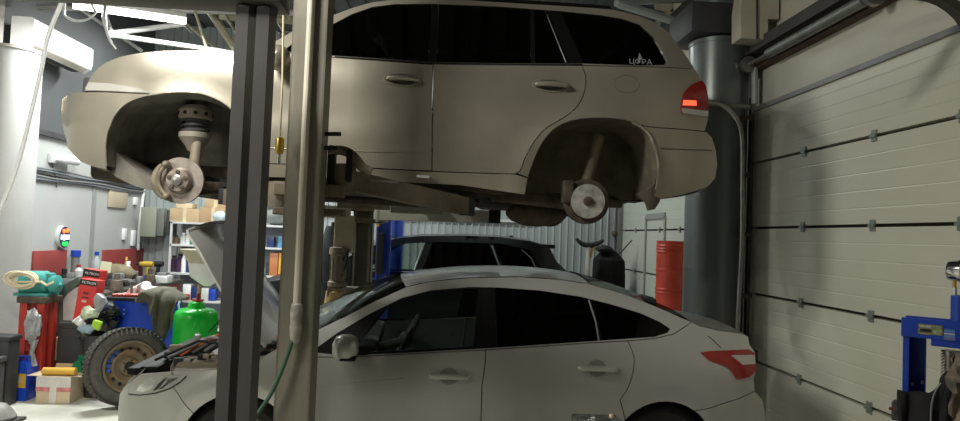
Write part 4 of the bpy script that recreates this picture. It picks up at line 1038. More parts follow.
# blue lift behind
def blue_post(label, y, xl, xr):
    a = at(xl, 240, y).x; b = at(xr, 240, y).x
    t = thing('lift_post', label, 'lift post', ((a + b) / 2, y, 0))
    m = MB().bx((a, y - .06, 0), (b, y + .06, 2.9)); m.bx((a, y - .1, 0), (a + .02, y - .06, 2.9)).bx((b - .02, y - .1, 0), (b, y - .06, 2.9))
    m.build('channel', BLUE, t, 0)
    MB().bx((a - .12, y - .15, 0), (b + .12, y + .15, .02)).build('base_plate', BLUE, t, 0)
    return t
t = blue_post('nearer blue lift column in front of the black SUV', 7.85, 377, 391)
MB().bx((at(377, 240, 7.7).x, 7.66, 1.2), (at(384, 240, 7.7).x, 7.74, 1.66), .01).build('carriage', BLACK, t, 0)
MB().box(at(378, 224, 7.64), (.03, .03, .05)).build('tag', YELLOW, t, 0)
t = blue_post('far blue lift column behind the black SUV', 10.45, 391, 403)
MB().bx((at(392, 240, 10.3).x, 10.26, 1.0), (at(395, 240, 10.3).x, 10.34, 1.9), .01).build('carriage', DBLUE, t, 0)

# ------------------------------------------------------------------ right side: drums, rods, jack stand, press
def drum(z0, h, label):
    c = atx(671, 300, 2.66); c = Vector((c.x, c.y, 0))
    t = thing('drum', label, 'drum', (c.x, c.y, z0), 0, 'red metal drums in one stack')
    r = .178
    pf = [(r - .03, .012), (r - .005, .012), (r + .004, .0), (r + .004, .012), (r, .02)]
    for q in ((.62, .72, .82) if h < .5 else (.3, .36, .62, .68)):
        z = h * q; pf += [(r, z - .014), (r + .007, z - .004), (r + .007, z + .004), (r, z + .014)]
    pf += [(r, h - .02), (r + .004, h - .012), (r + .004, h), (r - .006, h), (r - .006, h - .012), (0, h - .012)]
    MB().lathe(pf, (c.x, c.y, z0), n=36).build('body', mat('drum_red', (.55, .06, .03), .4, 0, .15, 6), t, 25)
    MB().lathe([(.025, 0), (.025, .012), (.01, .014)], (c.x + .09, c.y, z0 + h - .012), n=14).build('bung', STEEL, t)
zt_ = at(671, 241, atx(671, 300, 2.66).y).z; zm = at(671, 270, atx(671, 300, 2.66).y).z
drum(0, zm / 2, 'bottom red drum of the stack by the far garage door'); drum(zm / 2, zm / 2, 'middle red drum of the stack by the far garage door'); drum(zm, zt_ - zm, 'topmost red drum of the stack by the far garage door')
p = at(683, 318, 8.3); q = at(683.5, 274, 8.3)
p2 = at(681, 330, 8.3); z0 = Vector((p.x, p.y, 0))
t = thing('pry_bar', 'thin dark rod with black grip leaning beside the red drums', 'rod', z0)
MB().tube([z0, q + Vector((0, 0, 0))], .012, 8).build('rod', STEEL, t); MB().tube([q - Vector((0, 0, .14)), q + Vector((0, 0, .02))], .026, 10).build('grip', BLACK, t)
g = at(671, 303, 8.0); h0 = Vector((at(667, 330, 8.0).x, 8.0, 0))
t = thing('trolley_handle', 'black slanted handle in front of the red drums', 'handle', h0)
MB().tube([h0, at(669, 312, 8.0)], .01, 8).build('rod', BLACK, t); MB().tube([at(668, 313, 8.0), g], .02, 10).build('grip', BLACK, t)
yj = 10.0
jb = at(588, 300, yj); jt = at(588.5, 244, yj); base = Vector((jb.x, yj, 0))
t = thing('jack_stand', 'tall pale pole jack with black curved yoke on top', 'jack', base)
MB().tube([base, jt], .03, 12).build('pole', mat('pole_cream', (.55, .5, .42), .4, .2), t)
MB().lathe([(.22, 0), (.22, .02), (.05, .06), (.045, .9), (.035, .92)], base, n=20).build('base', DGREY, t)
yk = [at(x, y, yj) for x, y in crv([(576.5, 238.5), (580, 242.5), (586, 245), (592, 245), (599, 243), (603.5, 240)], 4)]
MB().tube(yk, [.02 + .02 * math.sin(PI * k / (len(yk) - 1)) for k in range(len(yk))], 10).build('yoke', BLACK, t)
MB().tube([at(591, 258, yj), at(592.5, 248, yj), at(596, 246, yj)], .016, 8).build('lever', BRASS, t)
mc = at(608, 265, 10.3); mz = at(605, 247, 10.3).z
t = thing('machine', 'tall black covered machine standing behind the pale jack pole', 'machine', (mc.x, 10.3, 0))
rows = []
for i in range(15):
    k = i / 14; row = []
    for j in range(24):
        a = 2 * PI * j / 24; rr = (.25 - .05 * k ** 4) * (1 + .1 * math.sin(3 * a + 4 * k) + .06 * math.sin(7 * a)) * (1 if i < 13 else .6 if i == 13 else .05)
        row.append(Vector((mc.x + rr * math.cos(a), 10.3 + rr * math.sin(a), mz * min(1, .02 + k * 1.0))))
    row.append(row[0]); rows.append(row)
MB().grid(rows).build('cover', mat('black_cover', (.006, .006, .006), .7, 0, .3, 8, spec=.2), t)
MB().ball(at(604, 249, 10.2), (.13, .1, .06), 2, .1).build('top_cover', BLACK, t)
MB().tube([at(616, 258, 10.2), at(632, 240, 10.2)], .01, 6).build('handle', DGREY, t)
t = thing('door_pipe', 'rusty vertical pipe in the far corner by the garage door', 'pipe', at(616, 300, 11.2))
pb = at(620, 234, 11.25); MB().tube([(pb.x - .08, 11.3, 0), (pb.x - .08, 11.3, 3)], .04, 10).build('pipe', GREY, t); MB().ball((pb.x - .1, 11.22, pb.z), (.05, .05, .05)).build('joint', RUSTY, t)

# hydraulic press at the right edge, turned towards the camera
YP = 3.0; PA = math.radians(-42)
P0 = at(903, 330, YP); P0.z = 0
PM = Matrix.Translation(P0) @ Matrix.Rotation(PA, 4, 'Z'); PI_ = PM.inverted()
def L(px, py, yl=0.):           # photo point on the local plane y = yl
    e = PI_ @ EYE; d = PI_.to_3x3() @ ray(px, py); return e + d * ((yl - e.y) / d.y)
t = thing('hydraulic_press', 'blue hydraulic press with chrome pressure gauge at the right edge', 'press', P0, PA)
def pb(mb, nm, m, par=None, sm=0): return mb.build(nm, m, par or t, sm, local=True)
zt = L(903, 317).z; zb2 = L(903, 336).z; W = .7
xa = L(908.5, 370, .0).x; xb_ = L(923, 370, .0).x
def upright(x0, s):
    m = MB().bx((x0, .004, 0), (x0 + s * xa, .016, zb2 + .05)).bx((x0 + s * .012, .012, 0), (x0 + s * .0, .11, zb2 + .05)).bx((x0, .1, 0), (x0 + s * xb_, .112, zb2 + .05))
    m.bx((x0 + s * (xb_ - .028), .09, 0), (x0 + s * xb_, .1, zb2 + .05))
    return pb(m, 'upright', BLUE)
up = upright(0, 1); upright(W, -1)
pb(MB().bx((-.006, -.014, zb2), (W + .006, 0, zt), .004), 'cross_beam', BLUE)
pb(MB().bx((-.006, .112, zb2), (W + .006, .126, zt), .004), 'cross_beam', BLUE)
z1 = L(935, 346).z; xs_ = L(931, 343).x
pb(MB().bx((xs_, -.01, z1), (W - xs_, .1, zb2 + .01), .004), 'ram_guide', BLUE)
cx_ = L(960, 305, .05).x; cr = abs(cx_ - L(950.5, 305, .05).x)
zc1 = L(958, 296, .05).z
pb(MB().lathe([(cr, 0), (cr, zc1 - zt), (cr * .7, zc1 - zt + .004)], (cx_, .05, zt), n=28), 'cylinder', BLUE, None, 40)
gq_ = L(957, 271, .05)
gst = L(954.5, 290, .05)
pb(MB().tube([(gst.x, .05, zc1), (gst.x, .05, gq_.z - .04)], .008, 10), 'gauge_stem', BRASS, None, 40)
pb(MB().lathe([(.0105, -.012), (.0105, .02)], (gst.x, .05, L(954, 292, .05).z), n=6), 'nut', WHITES)
gc = Vector((gst.x + .012, .05, gq_.z)); dirv = Vector((.93, -.37, 0)).normalized()
pb(MB().lathe([(.02, -.034), (.043, -.03), (.046, -.01), (.046, .012), (.052, .014), (.052, .028), (.047, .03), (.044, .024)], gc, dirv, 32), 'gauge_case', CHROME, None, 30)
gf = pb(MB().lathe([(.0, .022), (.044, .0235), (.0, .024)], gc, dirv, 28), 'gauge_dial', WHITE, None, 30)
pb(MB().beam(gc + dirv * .026, gc + dirv * .026 + Vector((.012, .03, .02)), .003, .001), 'needle', BLACK, gf)
def lab(x0, y0, x1, y1, m, nm='label', par=None, off=.0165):
    a = L(x0, y0, -off); b = L(x1, y1, -off); return pb(MB().bx((a.x, -off, b.z), (b.x, -off + .003, a.z)), nm, m, par)
l1 = lab(918, 323.5, 943, 336, mat('label_olive', (.2, .2, .11), .5, 0, .6, 90))
lab(919, 324.5, 931, 328, mat('label_cream', (.45, .42, .33), .5, 0, .5, 120), 'print', l1, .0175); lab(920, 333, 930, 335, mat('label_tan', (.42, .3, .16), .5, 0, .4, 120), 'print', l1, .0175)
lab(920, 328.5, 931, 332.5, BLACK, 'print', l1, .0175); lab(933, 326, 942, 335, mat('label_green', (.26, .3, .17), .5, 0, .6, 90), 'print', l1, .0175)
l2 = lab(944, 329, 955, 341, mat('label_blue', (.1, .2, .5), .5)); lab(944, 333, 955, 335, WHITES, 'print', l2, .0175); lab(944, 338.5, 954, 340, RED, 'print', l2, .0175); lab(944, 336, 955, 337.2, WHITES, 'print', l2, .0175)
for x, y in ((912.5, 384), (922, 382)):
    q = L(x, y, .09); pb(MB().box((q.x, .0885, q.z), (.012, .004, .016), bev=.002), 'bolt_hole', WHITES, up)
zA, zB = L(948, 350, .05).z, L(948, 390, .05).z
for xx in (L(944, 360, .05).x, L(956, 360, .05).x):
    coil = [Vector((xx + .011 * math.cos(k * .9), .05 + .011 * math.sin(k * .9), zA + (zB - zA) * k / 90)) for k in range(91)]
    pb(MB().tube(coil, .003, 5), 'return_spring', STEEL, None, 40)
rx = L(950, 360, .05).x
pb(MB().lathe([(.026, 0), (.026, -.02), (.02, -.03), (.02, zB - zA)], (rx, .05, zA), n=18), 'ram', STEEL, None, 40)
tz = L(905, 396).z
pb(MB().bx((-.03, -.075, tz - .1), (W + .03, -.002, tz - .02), .006).bx((-.03, .116, tz - .1), (W + .03, .19, tz - .02), .006), 'press_bed', DGREY)
for xx in (0, W): pb(MB().bx((xx - .04, -.25, 0), (xx + .04, .35, .05), .006), 'foot', BLUE)
# dark jacket lying over the press bed
def W3(v): return PM @ Vector(v)
pts = [L(899, 391, -.1), L(907, 392.5, -.1), L(931, 394, -.1), L(941, 381, -.1), L(949, 371, -.1), L(972, 366, -.1), L(1000, 372, -.1)]
rows = []; NP = len(pts) - 1
for i in range(25):
    k = i / 24 * NP; a = int(min(NP - 1, k)); f = k - a; tp = pts[a].lerp(pts[a + 1], f); row = []
    for j in range(14):
        s_ = j / 13
        row.append(W3((tp.x + .015 * math.sin(5 * s_ + i * .5) * s_, -.085 - .03 * math.sin(min(1, s_ * 2.2) * PI / 2) - .012 * math.sin(i * .9 + s_ * 3), tp.z - .5 * max(0, s_ - .04) * (.75 + .25 * min(1, i / 10)) + .015 * math.sin(i * 1.3) * s_)))
    rows.append(row)
jk = MB().grid(rows).build('jacket', DARKCLOTH, None, 60); jk.modifiers.new('thick', 'SOLIDIFY').thickness = .012
tag(jk, 'dark jacket draped over the bed of the blue press', 'jacket')
MB().tube([W3(L(x, y, -.135)) for x, y in crv([(941, 383), (936, 390), (932.5, 400), (931, 411), (931, 424)], 3)], .0035, 6).build('zip', mat('zip_grey', (.35, .36, .36), .4, .5), jk)
rows = []
for i in range(9):
    row = []
    for j in range(9):
        p = L(950 + i * 5, 358 + j * 9 - i * 1.5, -.17); row.append(W3(p + Vector((.01 * math.sin(j * 2 + i), .02 * math.sin(i * 1.3 + j), .012 * math.sin(i + j * 2)))))
    rows.append(row)
cf = MB().grid(rows).build('cloth', mat('camouflage_cloth', (.2, .16, .12), .95, 0, .55, 18, dirt=(.07, .08, .06), dirt_amt=.9, dscale=16), None, 60); cf.modifiers.new('thick', 'SOLIDIFY').thickness = .015
tag(cf, 'mottled brown cloth bundled beside the dark jacket on the press', 'cloth')
t = thing('wrench', 'small red-handled tool sticking out left of the dark jacket', 'tool', W3(L(893, 408, -.1)))
MB().tube([W3(L(889, 408.5, -.1)), W3(L(906, 409.5, -.1))], .0055, 6).build('shaft', RUSTY, t)
MB().tube([W3(L(889, 408.5, -.1)), W3(L(895, 408.8, -.1))], .007, 6).build('grip', mat('dull_red', (.16, .03, .025), .6), t)

# thing at the bottom in front of the sedan: a foil-wrapped tool box on a stool
bz = atz(0, 0, 1).z
YQ = 3.35
a = at(578, 411, YQ + .2); b = at(627, 421, YQ); a.x = at(579, 415, YQ).x
t = thing('tool_box', 'dark shiny box with foil top in front of the sedan rear wheel', 'box', (a.x + .12, YQ + .1, 0))
FOIL = mat('crumpled_foil', (.25, .27, .25), .25, .7, .8, 30, bump=.8)
MB().bx((a.x, YQ, a.z - .22), (b.x, YQ + .2, a.z - .012), .01).build('body', FOIL, t, 30)
m = MB()
for k in range(16): m.box((random.uniform(a.x + .02, b.x - .02), YQ + random.uniform(0, .05), a.z - random.uniform(.0, .05)), (random.uniform(.02, .05), .04, .02), Matrix.Rotation(random.uniform(-1, 1), 4, 'Y') @ Matrix.Rotation(random.uniform(-1, 1), 4, 'X'), .003)
m.build('foil_lid', FOIL, t, 0)
MB().ball((at(611, 416, YQ).x, YQ - .005, at(611, 416, YQ).z), (.012, .012, .012)).build('knob', mat('knob_pink', (.75, .55, .42), .4), t)
MB().bx((a.x - .03, YQ - .03, a.z - .25), (b.x + .03, YQ + .23, a.z - .22)).build('stool_top', BLACK, t, 0)
for sx in (a.x, b.x - .03):
    for sy in (YQ, YQ + .17): MB().bx((sx, sy, 0), (sx + .03, sy + .03, a.z - .25)).build('stool_leg', BLACK, t, 0)
# ------------------------------------------------------------------ left wall and workbench
def wallL(x, y): return atx(x, y, XL)
t = thing('wall_lamp', 'small white bulb lamp on the left wall below the SUV nose', 'lamp', wallL(47, 158))
p = wallL(50, 158)
MB().box(p + Vector((.03, 0, 0)), (.06, .1, .12), bev=.01).build('base', WHITES, t); MB().tube([p + Vector((.06, 0, 0)), p + Vector((.1, .12, .01)), p + Vector((.1, .42, .01))], [.03, .065, .06], 14).build('bulb', WHITE, t)
MB().tube([p + Vector((.02, 0, -.05)), p + Vector((.02, .1, -.2)), p + Vector((.02, .15, -.35))], .008, 6).build('wire', DGREY, t)
t = thing('cable_bundle', 'bundle of grey cables running along the left wall', 'cable', wallL(36, 173))
ca = wallL(30, 172); cb = wallL(150, 191)
for k in range(5):
    pts = []
    for i in range(9):
        v = ca.lerp(cb, i / 8); pts.append(Vector((XL + .03 + .012 * (k % 2), v.y if i < 8 else YF - .1, ca.z + (cb.z - ca.z) * i / 8 - .03 * k + .06 + .012 * math.sin(i * 1.3 + k))))
    MB().tube(pts, .014, 6).build('cable', (GREY, mat('cable_blue_grey', (.16, .18, .2), .6), DGREY)[k % 3], t)
t = thing('led_sign', 'oval multicoloured lit sign on the left wall', 'sign', wallL(61, 237))
c = wallL(60.5, 237)
rx_, rz_ = .27, at(60, 225, c.y).z - c.z
rz_ = abs(wallL(60.5, 226).z - wallL(60.5, 249).z) / 2; ry_ = abs(wallL(55.5, 237).y - wallL(66.5, 237).y) / 2
def oval(k, n=32): return [Vector((0, ry_ * k * math.cos(2 * PI * i / n), rz_ * k * math.sin(2 * PI * i / n))) for i in range(n)]
MB().prism(oval(1.0), c, c + Vector((.05, 0, 0))).build('case', WHITES, t)
fc_ = MB().prism(oval(.92), c + Vector((.05, 0, 0)), c + Vector((.055, 0, 0))).build('face', mat('sign_navy', (.03, .04, .09), .4), t)
def glow(nm, col, e): return mat(nm, col, .4, emit=e)
GO = glow('sign_orange', (1, .22, .05), 1.3); GW = glow('sign_white', (.75, .85, 1), 1.3); GG = glow('sign_green', (.02, .75, .1), 1.0)
def blob(y, z, w, h, m):
    MB().box(c + Vector((.06, y * ry_, z * rz_)), (.012, w * ry_, h * rz_), bev=.004).build('light', m, fc_)
for y in (-.3, .3): blob(y, .55, .4, .3, GO)
blob(-.3, .42, .2, .2, GO); blob(.3, .68, .3, .15, GO)
for y, w in ((-.68, .2), (-.2, .35), (.25, .3), (.62, .25)): blob(y, .0, w, .42, GW)
blob(-.2, -.2, .3, .15, GW)
for y in (-.3, .05, .35): blob(y, -.55, .32, .3, GG)
blob(0, -.72, .4, .16, GG)
def board(label, x0, y0, x1, y1, m, nm='board', th=.03):
    a = wallL(x0, y0); b = wallL(x1, y1); cat_ = 'board'
    z0 = wallL(x0, y1).z
    return single(MB().bx((XL + .002, a.y, z0), (XL + th, b.y, a.z), .004), nm, m, label, cat_)
board('red board on the left wall below the oval sign', 32, 251, 63, 283, DRED, 'wall_board')
board('red board on the left wall behind the drills, right of the pale post', 102, 250, 142, 283, DRED, 'wall_board')
board('pale square board high on the left wall', 108, 189, 125, 207, mat('plywood_pale', (.5, .42, .3), .7, 0, .1, 4), 'wall_board')
p = wallL(68, 250)
t = thing('post', 'grey tube with blue cap standing on the bench by the wall', 'tube', (XL + .1, p.y, .85))
MB().tube([(XL + .1, p.y, .85), (XL + .1, p.y, p.z - .08)], .05, 12).build('tube', GREY, t); MB().tube([(XL + .1, p.y, p.z - .08), (XL + .1, p.y, p.z)], .06, 12).build('cap', BLUE, t)
def sw(label, x, y, w, h):
    p = wallL(x, y); return single(MB().box(p + Vector((.02, 0, 0)), (.04, w, h), bev=.006), 'switch_box', WHITE, label, 'switch')
sw('small white switch left of the wall conduit', 123, 234, .09, .17); sw('white socket box beside the foot of the conduit', 132, 238, .12, .24); sw('little white junction box near the wall cables', 134, 201, .1, .12)
pp = [wallL(142, 188) + Vector((.03, 0, 0)), wallL(137, 232) + Vector((.03, 0, 0)), wallL(136, 250) + Vector((.03, 0, 0))]
for v in pp: v.x = XL + .03
single(MB().tube(pp, .025, 10), 'conduit_pipe', WHITE, 'white plastic conduit on the left wall beside the grey cabinet', 'pipe')
# electrical cabinet in the corner
a = at(141, 207, 11.0); b = at(155, 237, 11.0); c2_ = at(168, 207, 11.15)
t = thing('electrical_cabinet', 'open grey-green electrical cabinet in the back left corner', 'cabinet', ((a.x + b.x) / 2, 11.2, b.z))
CABM = mat('cabinet_green', (.27, .29, .23), .5, 0, .08, 4)
MB().bx((a.x, 11.0, b.z), (b.x, YF + .05, a.z), .008).build('body', CABM, t)
MB().bx((b.x + .01, 11.02, b.z + .02), (c2_.x, 11.05, a.z - .02), .004).build('door', mat('cabinet_door', (.16, .17, .15), .5), t)
MB().bx((b.x + .18, 11.06, b.z + .03), (c2_.x + .02, YF - .01, a.z - .03), .004).build('side_panel', DGREY, t)
# ------------------------------------------------------------------ metal shelf on the far wall
YS = 10.75; YS1 = 11.2
xs0 = at(169.5, 240, YS).x; xs1 = at(300, 240, YS).x
lev = [at(200, y, YS).z for y in (301, 273.5, 245, 222.5)]
t = thing('shelf_unit', 'white metal shelving unit in the back left corner', 'shelf', ((xs0 + xs1) / 2, 11, 0))
for x in (xs0, (xs0 + xs1) / 2 + .06, xs1 - .03):
    for y in (YS, YS1 - .03): MB().bx((x, y, 0), (x + .03, y + .03, lev[3] + .02)).build('upright', WHITES, t, 0)
for z in [.1] + lev: MB().bx((xs0, YS, z - .03), (xs1, YS1, z), .003).build('shelf', WHITES, t, 0)
MB().bx((xs0, YS1 - .008, .1), (xs1, YS1, lev[3])).build('back_panel', mat('shelf_back', (.25, .28, .31), .6, 0, .08, 3), t, 0)
def crate(label, x0, y0, x1, y1, Y, dep, m, nm='carton', cat_='box', group=None, zb=None, flap=False):
    a = at(x0, y0, Y); b = at(x1, y1, Y); z = b.z if zb is None else zb
    t = thing(nm, label, cat_, ((a.x + b.x) / 2, Y + dep / 2, z), 0, group)
    MB().bx((a.x, Y, z), (b.x, Y + dep, a.z), .004).build('body', m, t)
    MB().bx(((a.x + b.x) / 2 - .025, Y - .002, z), ((a.x + b.x) / 2 + .025, Y + dep, a.z + .002)).build('tape', CARDL, t, 0)
    return t
cz = lev[3] + .001
g = 'cartons on top of the white shelf'
crate('wide carton at the left end of the shelf top', 170, 208, 199, 222, 10.8, .35, CARD, group=g, zb=cz)
c5 = crate('plain carton on the shelf top nearest the twin posts', 200, 207, 226, 222, 10.8, .35, mat('cardboard_brown', (.42, .28, .16), .85, 0, .1, 5), group=g, zb=cz)
z5 = at(200, 207, 10.8).z + .003
crate('flat carton lying on the plain carton near the twin posts', 205, 197, 226, 206, 10.85, .28, CARD, group=g, zb=z5)
z6 = at(170, 208, 10.8).z + .003
crate('small carton below the brake disc, on the wide carton', 176, 203, 192, 208, 10.82, .2, CARDL, group=g, zb=z6)
rg_ = random.Random(3)
def lump(label, nm, cat_, c, r, m, noise=.12, sub=3):
    return single(MB().ball(c, r, sub, noise), nm, m, label, cat_, smooth=60)
q = at(215, 203, 10.75); lump('pale blue plastic bag between the cartons on the shelf top', 'plastic_bag', 'bag', Vector((at(219, 212, 10.7).x, 10.76, cz + .1)), (.1, .05, .09), mat('bag_blue', (.5, .58, .62), .4))
q = at(277, 214, 10.95); lump('big grey bag on the shelf top behind the lift post', 'sack', 'bag', Vector((q.x, 11.0, cz + .14)), (.22, .16, .14), mat('grey_sack', (.22, .24, .23), .6))
q = at(272, 207, 11); lump('smaller rumpled grey bag lying above the big one', 'sack', 'bag', Vector((q.x, 11.0, cz + .33)), (.15, .13, .09), mat('grey_sack2', (.34, .36, .35), .6))
# bottles and packets on the shelves
def bottle(x, zb, h, r, m, capm, Y, label, group, nm='bottle'):
    c = Vector((at(x, 250, Y).x, Y, zb))
    t = thing(nm, label, 'bottle', c, 0, group)
    MB().lathe([(r * .9, 0), (r, .01), (r, h * .68), (r * .45, h * .82), (r * .4, h * .9)], c, n=16).build('body', m, t)
    MB().lathe([(r * .5, h * .88), (r * .5, h)], c, n=12).build('cap', capm, t)
    return t
PUR = mat('dark_purple', (.06, .03, .07), .4); NAVY = mat('navy_plastic', (.02, .04, .14), .4)
bottle(180.5, lev[1], .28, .06, PUR, BLACK, 10.9, 'dark purple bottle at the left of the middle shelf', 'bottles on the middle shelf')
bottle(174.5, lev[1], .25, .055, PUR, BLACK, 10.95, 'shorter dark bottle against the left upright of the middle shelf', 'bottles on the middle shelf')
bottle(184.5, lev[1], .3, .035, WHITE, RED, 10.86, 'slim white bottle on the middle shelf', 'bottles on the middle shelf')
bottle(189, lev[1], .26, .04, NAVY, NAVY, 10.9, 'dark navy bottle next to the slim white one', 'bottles on the middle shelf')
bottle(194, lev[1], .27, .045, mat('navy_blue2', (.03, .07, .22), .4), NAVY, 10.9, 'blue bottle at the right of the middle shelf row', 'bottles on the middle shelf')
bottle(176, lev[2], .13, .04, mat('jar_brown', (.12, .07, .04), .4), BLACK, 10.88, 'small brown jar on the upper shelf', 'jars on the upper shelf')
bottle(183, lev[2], .17, .05, WHITES, WHITE, 10.9, 'pale bag-like bottle on the upper shelf', 'jars on the upper shelf')
bottle(188, lev[2], .2, .035, WHITE, BLUE, 10.9, 'white bottle with blue cap on the upper shelf', 'jars on the upper shelf')
bottle(193, lev[2], .1, .05, DGREEN, DGREEN, 10.88, 'low green jar on the upper shelf', 'jars on the upper shelf')
bottle(198, lev[2], .12, .04, YELLOW, BLACK, 10.9, 'low yellow jar on the upper shelf', 'jars on the upper shelf')
def pack(x0, y0, x1, y1, Y, m, label, zb=None, group=None, nm='packet', dep=.12):
    a = at(x0, y0, Y); b = at(x1, y1, Y); z = b.z if zb is None else zb
    o = single(MB().bx((a.x, Y, z), (b.x, Y + dep, max(a.z, z + .03)), .006), nm, m, label, 'packet', group); return o
gp = 'packets on the bottom shelf'
k1 = lev[0]
pack(183, 284, 190, 301, 10.8, WHITE, 'white packet at the left of the bottom shelf', k1, gp); pack(191, 287, 198, 301, 10.8, NAVY, 'navy packet on the bottom shelf', k1, gp)
pack(199, 288, 208, 301, 10.8, WHITES, 'pale packet on the bottom shelf behind the drain funnel', k1, gp); pack(183, 294, 189, 301, 10.7 + .06, RED, 'small red packet at the front of the bottom shelf', k1, gp, dep=.03)
pack(209, 289, 215, 301, 10.8, BLUE, 'blue packet on the bottom shelf beside the funnel', k1, gp)
gq = 'small things on the shelf behind the lift post'
pack(266, 262, 270, 260, 10.85, DGREY, 'dark item on the shelf seen between the posts', lev[1], gq)
l2z = at(275, 260, YS).z
pack(270, 253, 278, 260, 10.8, mat('orange_pack', (.55, .2, .08), .5), 'orange packet on the shelf seen between the posts', lev[1], gq)
pack(279, 253, 283, 260, 10.8, YELLOW, 'yellow packet on the shelf seen between the posts', lev[1], gq)
pack(267, 237, 274, 243, 10.85, NAVY, 'navy packet on the shelf seen between the posts', lev[2], gq); pack(278, 236, 283, 243, 10.85, mat('sky_pack', (.1, .3, .5), .5), 'sky blue packet on the shelf seen between the posts', lev[2], gq)
# jackets by the shelf end
a = at(333, 226, 7.55)
rows = []
for i in range(12):
    k = i / 11; row = []
    for j in range(16):
        f = 2 * PI * j / 15; w = (.07 + .1 * min(1, k * 3)) * (1 + .12 * math.sin(3 * f + k * 4)); row.append(Vector((a.x + w * math.cos(f) * 1.0, 7.55 + w * .5 * math.sin(f), a.z - k * 1.0)))
    rows.append(row)
t = thing('jacket', 'dark jacket on a stand left of the lift control box', 'jacket', (a.x, 7.55, 0))
MB().grid(rows).build('cloth', mat('slate_cloth', (.035, .04, .045), .9, 0, .3, 8, bump=.3), t, 60)
MB().tube([(a.x, 7.55, 0), (a.x, 7.55, a.z + .04)], .02, 8).build('stand', BLACK, t); MB().bx((a.x - .18, 7.4, 0), (a.x + .18, 7.7, .03)).build('foot', BLACK, t)
# ------------------------------------------------------------------ workbench along the left wall
BZ = .86; bxf = -3.78; by0, by1 = 7.66, 10.45
t = thing('workbench', 'long workbench with red front along the left wall', 'workbench', ((XL + bxf) / 2, 9, 0))
MB().bx((XL + .08, by0, BZ - .05), (bxf, by1, BZ), .004).build('worktop', mat('oily_worktop', (.075, .065, .055), .6, 0, .4, 6), t)
MB().bx((bxf - .06, 9.0, .12), (bxf - .03, by1 - .02, BZ - .06)).build('front_panel', DRED, t, 0)
for y in (by0 + .05, 8.9, by1 - .1):
    for x in (XL + .12, bxf - .1): MB().bx((x, y, 0), (x + .06, y + .06, BZ - .05)).build('leg', DRED, t, 0)
MB().bx((XL + .1, by0 + .1, .25), (bxf - .12, 8.9, .28)).build('lower_shelf', WOOD, t, 0)
def bench_pt(x, y, Y): return at(x, y, Y)
def btool(label, nm, cat_, build, group=None):
    t = thing(nm, label, cat_, (0, 0, 0), 0, group); build(t); return t
def drill(x, Y, label, col):
    c = Vector((at(x, 270, Y).x, Y, BZ)); t = thing('drill', label, 'drill', c)
    MB().bx((c.x - .05, Y - .04, BZ), (c.x + .05, Y + .04, BZ + .07), .012).build('battery', BLACK, t)
    MB().beam((c.x, Y, BZ + .06), (c.x + .02, Y, BZ + .2), .05, .045, .012).build('handle', col, t)
    MB().tube([(c.x - .1, Y, BZ + .23), (c.x - .03, Y, BZ + .23), (c.x + .08, Y, BZ + .23)], [.03, .042, .04], 12).build('motor_body', col, t)
    MB().tube([(c.x - .16, Y, BZ + .23), (c.x - .1, Y, BZ + .23)], [.012, .028], 12).build('chuck', BLACK, t)
drill(147, 10.0, 'yellow and black drill standing on the workbench', mat('drill_yellow', (.45, .3, .03), .5)); drill(157, 10.15, 'black drill beside the yellow one on the workbench', BLACK)
p = at(161, 283, 9.7)
t = thing('charger', 'pale grey charger block at the right end of the bench', 'charger', (p.x, 9.7, BZ))
MB().bx((p.x - .1, 9.65, BZ), (p.x + .1, 9.85, BZ + .1), .015).build('case', WHITES, t); MB().bx((p.x - .06, 9.68, BZ + .1), (p.x + .06, 9.8, BZ + .14), .01).build('slot', GREY, t)
bottle(129, BZ, .3, .055, WHITE, WHITE, 9.3, 'white spray bottle standing on the workbench', 'bottles on the workbench')
bottle(127, BZ, .34, .03, mat('amber', (.4, .22, .06), .4), YELLOW, 9.6, 'amber bottle with yellow cap on the workbench', 'bottles on the workbench')
bottle(97, BZ, .4, .055, mat('clear_grey', (.4, .42, .42), .3), BLUE, 9.5, 'clear bottle with blue cap behind the red cartons', 'bottles on the workbench')
bottle(80, BZ, .24, .05, WHITES, RED, 9.2, 'pale bottle left of the red cartons on the bench', 'bottles on the workbench')
p = at(105, 270, 9.0)
single(MB().box((p.x, 9.0, BZ + .16), (.13, .012, .28), Matrix.Rotation(.12, 4, 'Y')), 'notepad', mat('pale_yellow_card', (.72, .7, .48), .7), 'pale yellow card standing among the bench clutter', 'card')
t = thing('bench_vise', 'dark iron vise on the workbench behind the red cartons', 'vise', (at(112, 280, 8.6).x, 8.6, BZ))
c = Vector((at(112, 280, 8.6).x, 8.6, BZ))
MB().bx(c + Vector((-.1, -.08, 0)), c + Vector((.1, .08, .03)), .006).bx(c + Vector((-.05, -.06, .03)), c + Vector((.06, .06, .12)), .015).bx(c + Vector((-.14, -.07, .1)), c + Vector((-.02, .07, .19)), .012).build('body', DGREY, t)
MB().bx(c + Vector((.03, -.07, .1)), c + Vector((.12, .07, .19)), .012).build('jaw', GREY, t); MB().tube([c + Vector((.12, 0, .11)), c + Vector((.24, 0, .11))], .016).tube([c + Vector((.23, -.1, .11)), c + Vector((.23, .1, .11))], .008).build('screw', STEEL, t)
t = thing('tool_tray', 'tan leather tool pouch among the clutter on the bench', 'tool pouch', (at(118, 272, 9.2).x, 9.2, BZ))
MB().ball((at(117, 272, 9.25).x, 9.25, BZ + .14), (.24, .14, .12), 3, .08).build('pouch', mat('tan_pouch', (.17, .14, .085), .8, 0, .3, 12, bump=.4), t, 60)
MB().ball((at(108, 283, 8.9).x, 8.9, BZ + .06), (.2, .14, .07), 3, .12).build('rag', DARKCLOTH, t, 60)
